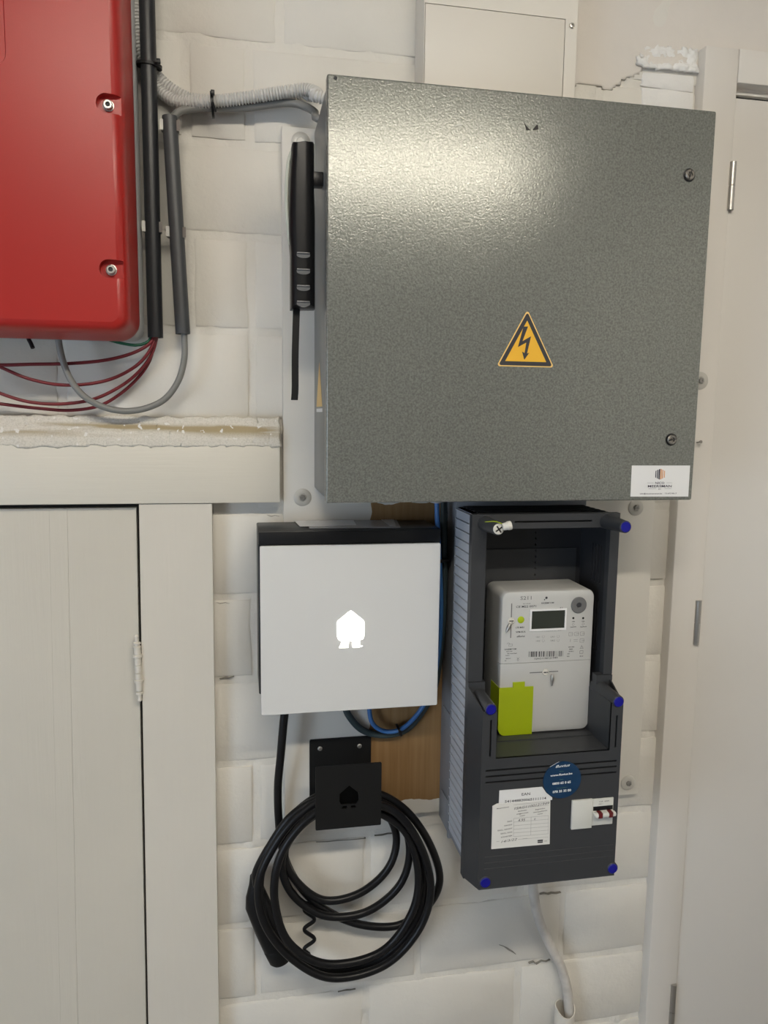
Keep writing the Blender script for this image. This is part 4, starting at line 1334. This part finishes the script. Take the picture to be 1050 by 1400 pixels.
def tx_(mb, s, px, py, cap, Y, **kw):
    p_ = T(px, py, Y)
    mb.text(s, p_.x, p_.z, Y, cap, **kw)


ink = MB()
tx_(ink, 'EAN', 719, 1087.3, 4.2 * u, LY - 0.0003, sx=1.25, bold=0.00006)
tx_(ink, '541448820065111114', 718.5, 1095.2, 4.0 * u, LY - 0.0003, sx=1.31, bold=0.00006)
obj('lettering', ink, 'ink', ean, fix=False)
CYl = LY - 0.0006
rc = obj('meter_card', MB().prism(TZ([(673.5, 1102.5), (680, 1099), (752.5, 1093.5), (751.5, 1154), (672, 1161)], CYl), CYl, FY + 0.0002), 'paper', mbx)
ink = MB()
hand = MB()
Y_ = CYl - 0.0003
rp = lambda a, b: (670 + a / 10.5, 1070 + b / 10.5)
for s, a, b, c in (('Meternummer', 185, 368, 1.6), ('Eindindex', 465, 410, 1.7), ('weggenomen', 465, 447, 1.7), ('meter', 465, 480, 1.7), ('Beginindex', 720, 385, 1.7), ('nieuwgeplaatste', 720, 420, 1.7), ('meter', 720, 455, 1.7)):
    tx_(ink, s, *rp(a, b), c * u * 1.1, Y_, sx=1.35, bold=0.00006, rot=0.07)
for s, a, b in (('DAG', 318, 558), ('NACHT', 318, 610), ('EXCL. NACHT', 318, 664), ('EXCL. DAG', 318, 716), ('KWARTIER', 318, 768)):
    tx_(ink, s, *rp(a, b), 1.9 * u, Y_, align='RIGHT', sx=1.35, bold=0.00006, rot=0.07)
tx_(ink, 'Datum', *rp(112, 848), 1.2 * u, Y_)
tx_(ink, 'Opmerking', *rp(500, 806), 1.2 * u, Y_)


def ln(mb, a, b, c, d, w=0.00028, Y=None):
    p_, q_ = T(*rp(a, b), Y_), T(*rp(c, d), Y_)
    mb.line(p_.x, p_.z, q_.x, q_.z, w, Y_)


for k in range(6):
    b0 = 515 + k * 52
    ln(ink, 340, b0, 840, b0 - 42)
for a in (340, 590, 838):
    ln(ink, a, 515 - (a - 340) * 0.084, a - 6, 775 - (a - 340) * 0.084)
ln(ink, 340, 318, 845, 275); ln(ink, 340, 368, 845, 325)
ln(ink, 400, 815, 835, 780)
obj('print', ink, 'ink_grey', rc, fix=False)
tx_(hand, '1SAG1100121949', *rp(590, 352), 4.0 * u, Y_, shear=0.3, sx=1.38, rot=0.075)
tx_(hand, '4.95', *rp(450, 555), 4.0 * u, Y_, shear=0.2, sx=1.2)
tx_(hand, '0', *rp(640, 535), 3.0 * u, Y_, shear=0.2)
tx_(hand, '14/3/22', *rp(262, 848), 3.6 * u, Y_, shear=0.35, sx=1.7, rot=0.08)
obj('handwriting', hand, 'ink', rc, fix=False)
lgm = MB()
lgm.prism(TZ([rp(683, 824), rp(760, 818), rp(758, 838), rp(683, 845)], Y_), Y_, Y_ + 0.0002)
lgm.prism(TZ([rp(683, 850), rp(758, 844), rp(757, 862), rp(683, 868)], Y_), Y_, Y_ + 0.0002)
tx_(lgm, 'net', *rp(795, 845), 2.2 * u, Y_, shear=0.3)
obj('card_logo', lgm, 'ink', rc, fix=False)
# round blue sticker with a straight torn edge at upper left
bc = T(768.5, 1066, LY)
rx, rz = 0.0318, 0.0305
RY = LY - 0.0012
pts = [(bc.x + rx * math.cos(math.radians(t)), bc.z + rz * math.sin(math.radians(t))) for t in range(0, 360, 8)]
rs_ = obj('round_sticker', MB().prism(pts, RY, FY + 0.0002), 'sticker_blue', mbx)
ink = MB()
q = lambda a, b: (735 + a / 8.75, 1035 + b / 8.75)
tx_(ink, 'fluvius', *q(297, 120), 4.2 * u, RY - 0.0003, shear=0.35, sx=1.55, bold=0.00006, rot=0.05)
tx_(ink, 'www.fluvius.be', *q(285, 220), 3.1 * u, RY - 0.0003, bold=0.00010, sx=1.33, rot=0.03)
tx_(ink, '0800 65 0 65', *q(288, 322), 3.6 * u, RY - 0.0003, bold=0.00014, sx=1.10, rot=0.03)
tx_(ink, '078 35 35 00', *q(290, 420), 3.6 * u, RY - 0.0003, bold=0.00014, sx=1.10, rot=0.03)
p_, q_ = T(*q(145, 118), RY), T(*q(255, 55), RY)
ink.line(p_.x, p_.z, q_.x, q_.z, 0.0005, RY - 0.0003)
obj('lettering', ink, 'ink_white', rs_, fix=False)
ink = MB()
tx_(ink, 'Website', *q(285, 176), 1.5 * u, RY - 0.0003)
tx_(ink, 'Gasgeur', *q(285, 272), 1.5 * u, RY - 0.0003)
tx_(ink, 'Storing of defect', *q(290, 372), 1.6 * u, RY - 0.0003, sx=1.1)
obj('small_lettering', ink, 'ink_green', rs_, fix=False)
obj('blank_plate', MB().box(0.5142, 0.5492, FY - 0.0035, FY + 0.002, 0.8455, 0.8943, 0.0006), 'breaker', mbx)

# circuit breaker in the cover opening
cbk = thing('circuit_breaker', (0.568, -0.26, 0.848), 'small circuit breaker with red toggles in the meter box cover', 'circuit breaker')
obj('body', MB().box(0.5502, 0.5862, FY - 0.0015, FY + 0.03, 0.8480, 0.8930, 0.0005), 'breaker', cbk)
obj('toggle_recess', MB().box(0.5512, 0.5852, FY - 0.0022, FY + 0.002, 0.8735, 0.8805, 0.0004), 'black', cbk)
obj('toggle_bar', MB().box(0.5510, 0.5878, FY - 0.0110, FY - 0.001, 0.8655, 0.8725, 0.0022), 'breaker', cbk)
for a in (0.5565, 0.5745):
    obj('red_toggle', MB().box(a, a + 0.0075, FY - 0.0116, FY - 0.001, 0.8645, 0.8735, 0.0012), 'breaker_red', cbk)
ink = MB()
ink.text('C25  6000', 0.5695, 0.8875, FY - 0.0018, 0.0021, sx=1.4)
ink.text('400V~', 0.5640, 0.8835, FY - 0.0018, 0.0016, sx=1.3)
obj('lettering', ink, 'ink', cbk, fix=False)

# ================================================================== ENERGY METER
mt = thing('energy_meter', (0.496, -0.16, 0.975), 'pale grey digital energy meter with lime green cover inside the meter box', 'energy meter')
MX0, MX1, MZ0, MZ1, MY = 0.4155, 0.5770, 0.9750, 1.2182, -0.200
seam = 1.0975
obj('body', MB().loft(MX0, MX1, MZ0, MZ1, 0.013, [(0.001, -0.1175), (0.0, -0.120), (0.0, -0.188)], 6), 'meter', mt)


def meter_face(z0, z1, top):
    mb = MB()
    seg = 6
    r = 0.013
    prof = [(0.0, -0.188), (0.0, -0.1965), (0.0012, -0.1993), (0.0030, -0.2002)]
    rings = []
    for ins, y in prof:
        ring = []
        a0, a1 = MX0 + ins, MX1 - ins
        rr = r - ins
        if top:
            b1 = z1 - ins
            ring += [(a0, z0), (a1, z0)]
            for cx, st in ((a1 - rr, 0), (a0 + rr, 90)):
                for k in range(seg + 1):
                    an = math.radians(st + 90 * k / seg)
                    ring.append((cx + rr * math.cos(an), b1 - rr + rr * math.sin(an)))
        else:
            b0 = z0 + ins
            ring += [(a1, z1), (a0, z1)]
            for cx, st in ((a0 + rr, 180), (a1 - rr, 270)):
                for k in range(seg + 1):
                    an = math.radians(st + 90 * k / seg)
                    ring.append((cx + rr * math.cos(an), b0 + rr + rr * math.sin(an)))
        rings.append([Vector((x, y, z)) for x, z in ring])
    n = len(rings[0])
    for rg in rings: mb.v += rg
    for i in range(len(prof) - 1):
        for k in range(n):
            mb.f.append((i * n + k, i * n + (k + 1) % n, (i + 1) * n + (k + 1) % n, (i + 1) * n + k))
    mb.f.append(tuple(range(n))); mb.f.append(tuple((len(prof) - 1) * n + k for k in reversed(range(n))))
    return mb


uc = obj('upper_cover', meter_face(seam + 0.0004, MZ1, True), 'meter', mt)
tc = obj('terminal_cover', meter_face(MZ0, seam - 0.0004, False), 'meter', mt)
gy = MY - 0.0022
g0, g1, gt = MX0 - 0.0008, 0.4745, 1.0568
gpts = [(g1, gt), (0.4592, gt), (0.4592, 1.0655), (0.4386, 1.0655), (0.4386, gt), (g0, gt)]
rr = 0.013
for k in range(7):
    an = math.radians(180 + 90 * k / 6)
    gpts.append((g0 + rr + rr * math.cos(an), MZ0 - 0.0008 + rr + rr * math.sin(an)))
gpts.append((g1, MZ0 - 0.0008))
gc = MB().holed([gpts], gy, MY + 0.0005)
gc.box(g0, MX0 + 0.0006, gy + 0.0004, -0.160, MZ0 + 0.012, gt)
obj('lime_cover', gc, 'lime', mt, angle=30)
# display with raised bezel
dx0, dx1, dz0, dz1 = 0.4672, 0.5252, 1.1545, 1.1848
obj('display_bezel', MB().slab(dx0 - 0.003, dx1 + 0.003, dz0 - 0.0035, dz1 + 0.003, MY - 0.0016, MY + 0.001, [(dx0, dx1, dz0, dz1)]), 'sticker', mt)
obj('display', MB().box(dx0, dx1, MY - 0.0006, MY + 0.001, dz0, dz1), 'lcd', mt)
pc = T(791, 827, MY)
obj('optical_port', MB().lathe((pc.x, MY + 0.0005, pc.z), (0, -1, 0), [(0.0137, 0), (0.0137, 0.0022), (0.0128, 0.0030), (0.0048, 0.0030), (0.0042, 0.0014), (0.0002, 0.0012)], 30), 'port', mt)
obj('port_hole', MB().lathe((pc.x, MY - 0.0003, pc.z), (0, -1, 0), [(0.0041, 0), (0.0041, 0.0010)], 18), 'ink', mt)
pc = T(712, 847.3, MY)
obj('green_button', MB().lathe((pc.x, MY, pc.z), (0, -1, 0), [(0.0058, 0), (0.0058, 0.0010), (0.0046, 0.0018)], 20), 'lime', mt)
for px in (783.8, 797.2):
    pc = T(px, 845, MY)
    obj('indicator_led', MB().lathe((pc.x, MY, pc.z), (0, -1, 0), [(0.0019, 0), (0.0018, 0.0006), (0.001, 0.0010)], 12), 'black', mt)
# sealing screws with wire and hanging tags
for (px, py, vert, a, b) in ((698.6, 848.5, True, (699.5, 825), (698, 872)), (745.5, 918.5, False, (724, 919.8), (763, 917.6))):
    pc = T(px, py, MY)
    p_, q_ = T(*a, MY), T(*b, MY)
    obj('seal_slot', MB().line(p_.x, p_.z, q_.x, q_.z, 0.0016, MY - 0.0005), 'ink_grey', mt, fix=False)
    ss = obj('seal_screw', MB().lathe((pc.x, MY, pc.z), (0, -1, 0), [(0.0056, 0), (0.0056, 0.0018), (0.0048, 0.0024), (0.0042, 0.0014), (0.0016, 0.0014), (0.0012, 0.0024)], 20), 'seal', mt)
    obj('slot', MB().box(pc.x - 0.0036, pc.x + 0.0036, MY - 0.0028, MY - 0.0022, pc.z - 0.0006, pc.z + 0.0006), 'ink', ss)
    if vert:
        e1, e2 = T(697, 853, MY - 0.004), T(692, 865, MY - 0.005)
    else:
        e1, e2 = T(755.5, 922, MY - 0.004), T(755, 937, MY - 0.005)
    d_ = (e2 - e1)
    obj('seal_tag', MB().lathe(e1, d_, [(0.0016, 0), (0.0028, 0.002), (0.0028, d_.length * 0.55), (0.0016, d_.length * 0.75), (0.0010, d_.length)], 12), 'steel', ss)
    obj('seal_wire', MB().sweep(smooth_path([pc + Vector((0, -0.002, 0)), (pc + e1) / 2 + Vector((0.002, -0.004, 0)), e1], 0.001), 0.0004, 6), 'steel', ss)
# printing on the meter
um = 1.14 / 1031.0
ink = MB(); soft = MB()
PY = MY - 0.0004
m_ = lambda a, b: (660 + a / 6.5625, 780 + b / 6.5625)
pt = lambda mb, s, a, b, c, **kw: tx_(mb, s, *m_(a, b), c * um * 1.08, PY, **{'bold': 0.00005, **kw})
pt(ink, 'SAGEMCOM', 582, 297, 2.1, sx=1.15)
pt(soft, 'S211', 392, 262, 5.0, sx=1.3)
pt(soft, 'S211-B1A0', 395, 302, 1.4, sx=1.2)
pt(ink, 'CE M22 0071', 392, 332, 2.9, sx=1.32)
for a, b, r_ in ((572, 245, 12), (555, 262, 6)):
    pc = T(*m_(a, b), PY)
    ink.lathe((pc.x, PY + 0.0003, pc.z), (0, -1, 0), [(r_ / 6.5625 * um, 0), (r_ / 6.5625 * um, 0.0003)], 14)
pt(ink, '€ 3', 705, 340, 2.0)
pt(ink, 'LTE M/B1', 335, 518, 2.3)
pt(ink, 'WM-BUS', 340, 558, 2.3, sx=1.1)
pt(ink, 'efluvius', 340, 598, 2.8, shear=0.3)
for s, a, b in (('A+', 475, 546), ('1 3', 528, 546), ('1 2 3 4 5 6 7 8', 612, 544), ('kWh', 690, 540)):
    pt(soft, s, a, b, 1.6)
for s, a, b in (('1.8.1', 495, 602), ('2.8.1', 628, 600), ('1.8.2', 495, 638), ('2.8.2', 628, 634)):
    pt(soft, s, a, b, 2.0, sx=1.2)
    c_ = T(*m_(a + 48, b - 8), PY)
    for k in range(6):
        if k == 1: continue
        t0, t1 = math.radians(60 * k), math.radians(60 * k + 60)
        soft.line(c_.x + 0.0023 * math.cos(t0), c_.z + 0.0023 * math.sin(t0), c_.x + 0.0023 * math.cos(t1), c_.z + 0.0023 * math.sin(t1), 0.00035, PY)
for s, a, b, c in (('1000', 812, 462, 1.3), ('1000', 900, 460, 1.3), ('imp/kWh', 812, 510, 1.4), ('imp/kvarh', 903, 508, 1.4)):
    pt(ink, s, a, b, c, sx=1.2)
for a, b in ((812, 483), (901, 480)):
    c_ = T(*m_(a, b), PY)
    for k in range(10):
        t0, t1 = math.radians(36 * k), math.radians(36 * k + 36)
        ink.line(c_.x + 0.0019 * math.cos(t0), c_.z + 0.0019 * math.sin(t0), c_.x + 0.0019 * math.cos(t1), c_.z + 0.0019 * math.sin(t1), 0.0003, PY)
for a, b in ((790, 570), (842, 568), (893, 566), (890, 628)):
    p0 = T(*m_(a - 18, b + 16), PY); p1 = T(*m_(a + 18, b - 16), PY)
    for s in ((p0.x, p0.z, p1.x, p0.z), (p1.x, p0.z, p1.x, p1.z), (p1.x, p1.z, p0.x, p1.z), (p0.x, p1.z, p0.x, p0.z)):
        soft.line(*s, 0.0004, PY)
    pm = (p0 + p1) / 2
    soft.line(pm.x - 0.001, pm.z, p1.x + 0.001, pm.z, 0.0004, PY)
c_ = T(*m_(786, 630), PY); soft.line(c_.x, c_.z - 0.002, c_.x, c_.z + 0.003, 0.0005, PY)
for b in (620, 636):
    p0, p1 = T(*m_(815, b), PY), T(*m_(852, b - 1), PY)
    soft.line(p0.x, p0.z, p1.x, p1.z, 0.0004, PY)
for s, a, b in (('230V 50Hz', 795, 690), ('5(80)A', 792, 710), ('-25/+55 C', 794, 730), ('IP54', 770, 752), ('IK06', 766, 774)):
    pt(ink, s, a, b, 1.4)
pt(soft, '!', 886, 696, 2.2)
p0, p1, p2 = T(*m_(872, 700), PY), T(*m_(902, 698), PY), T(*m_(887, 672), PY)
for s, e in ((p0, p1), (p1, p2), (p2, p0)): soft.line(s.x, s.z, e.x, e.z, 0.0004, PY)
p0, p1 = T(*m_(870, 745), PY), T(*m_(900, 718), PY)
for s in ((p0.x, p0.z, p1.x, p0.z), (p1.x, p0.z, p1.x, p1.z), (p1.x, p1.z, p0.x, p1.z), (p0.x, p1.z, p0.x, p0.z)):
    soft.line(*s, 0.0005, PY)
pt(ink, 'IEC 62', 885, 772, 1.3)
# barcode
rb = random.Random(3)
x_ = 410
while x_ < 718:
    w_ = rb.choice((3, 4, 6, 9, 12))
    p0, p1 = T(*m_(x_, 776 - (x_ - 410) * 0.018), PY), T(*m_(min(x_ + w_, 720), 727 - (x_ - 410) * 0.022), PY)
    ink.flat(p0.x, p1.x, p0.z, p1.z, PY)
    x_ += w_ + rb.choice((3, 4, 5, 7))
pt(ink, '1SAG1100121949', 565, 794, 2.4, sx=1.4)
for s, a, b, c in (('SAGEMCOM', 248, 712, 2.0), ('Made in EU', 238, 730, 1.2), ('250 route Rueil', 262, 748, 1.4), ('France', 222, 766, 1.3), ('2022/10', 228, 794, 1.4), ('B1', 206, 814, 1.4), ('IP', 316, 812, 1.2)):
    pt(ink, s, a, b, c, sx=1.1)
p0, p1 = T(*m_(306, 802), PY), T(*m_(328, 780), PY)
ink.line(p0.x, p0.z, p1.x, p1.z, 0.0004, PY); ink.line(p0.x, p1.z, p1.x, p0.z, 0.0004, PY)
# padlock marks
for a, b in ((248, 665),):
    p0, p1 = T(*m_(a - 14, b + 14), PY), T(*m_(a + 18, b - 6), PY)
    for s in ((p0.x, p0.z, p1.x, p0.z), (p1.x, p0.z, p1.x, p1.z), (p1.x, p1.z, p0.x, p1.z), (p0.x, p1.z, p0.x, p0.z)):
        soft.line(*s, 0.0004, PY)
    for k in range(6):
        t0, t1 = math.radians(30 * k), math.radians(30 * k + 30)
        soft.line(p0.x - 0.001 + 0.0022 * math.cos(t0), p1.z + 0.0022 * math.sin(t0), p0.x - 0.001 + 0.0022 * math.cos(t1), p1.z + 0.0022 * math.sin(t1), 0.0004, PY)
obj('dark_print', ink, 'ink', mt, fix=False)
obj('grey_print', soft, 'ink_grey', mt, fix=False)

# ================================================================== SUPPLY CABLE AND DUCT AT BOTTOM RIGHT
cable('supply_cable', [T(727, 1150, -0.05), T(728, 1190, -0.045), T(730, 1225, -0.036), T(737, 1258, -0.028), T(752, 1292, -0.024), T(767, 1322, -0.022), T(775, 1352, -0.022), T(778, 1385, -0.022), T(778, 1420, -0.022), T(777, 1470, -0.022)],
      0.0100, 'cable_white', 'dirty white supply cable curving down below the meter box')
dp = T(772, 1390, -0.022)
duct = MB()
nn = 28
R0, R1 = 0.0205, 0.0185
top_z = lambda t: T(772, 1378, -0.02).z + 0.006 - (0.013 * max(0.0, -math.sin(t)) ** 1.3)
for lev in range(2):
    for rad in (R0, R1):
        for k in range(nn):
            t = 2 * math.pi * k / nn
            x, y = dp.x + rad * math.cos(t), -0.0215 + rad * math.sin(t)
            duct.v.append(Vector((x, y, top_z(t) if lev else 0.02)))
for k in range(nn):
    k2 = (k + 1) % nn
    duct.f += [(k, k2, 2 * nn + k2, 2 * nn + k), (nn + k, 3 * nn + k, 3 * nn + k2, nn + k2), (2 * nn + k, 2 * nn + k2, 3 * nn + k2, 3 * nn + k), (k, nn + k, nn + k2, k2)]
tag(obj('cable_duct', duct, 'panel_white'), 'white plastic duct with a scalloped top end below the supply cable', 'duct')

# ================================================================== CEILING LAMPS
def batten(x, y, length, label):
    root = thing('ceiling_lamp', (x, y, ZC - 0.06), label, 'lamp')
    obj('housing', MB().box(x - length / 2, x + length / 2, y - 0.06, y + 0.06, ZC - 0.045, ZC, 0.006), 'panel_white', root)
    obj('diffuser', MB().box(x - length / 2 + 0.01, x + length / 2 - 0.01, y - 0.055, y + 0.055, ZC - 0.071, ZC - 0.0455, 0.003), 'diffuser', root)


batten(0.22, -1.92, 1.75, 'white strip lamp on the ceiling in front of the block wall')

# frosted daylight window low in the left wall
win = thing('window_1', (XL, -2.2, 0.3), None, None)
tag(win, 'frosted window in the left wall', kind='structure')
wy0, wy1, wz0, wz1 = -2.9, -1.5, 0.3, 1.5
fw = MB()
tmp = MB().slab(wy0 - 0.06, wy1 + 0.06, wz0 - 0.06, wz1 + 0.06, XL + 0.001, XL + 0.05, [(wy0, (wy0 + wy1) / 2 - 0.025, wz0, wz1), ((wy0 + wy1) / 2 + 0.025, wy1, wz0, wz1)])
fw.add([(v.y, v.x, v.z) for v in tmp.v], tmp.f)
obj('window_frame', fw, 'casing', win)
for a, b in ((wy0, (wy0 + wy1) / 2 - 0.025), ((wy0 + wy1) / 2 + 0.025, wy1)):
    obj('pane', MB().box(XL + 0.002, XL + 0.012, a, b, wz0, wz1), 'sky_pane', win)

for o in bpy.data.objects:
    if o.parent is not None and o.name.split('.')[0] in PRINTS:
        o['kind'] = 'stuff'
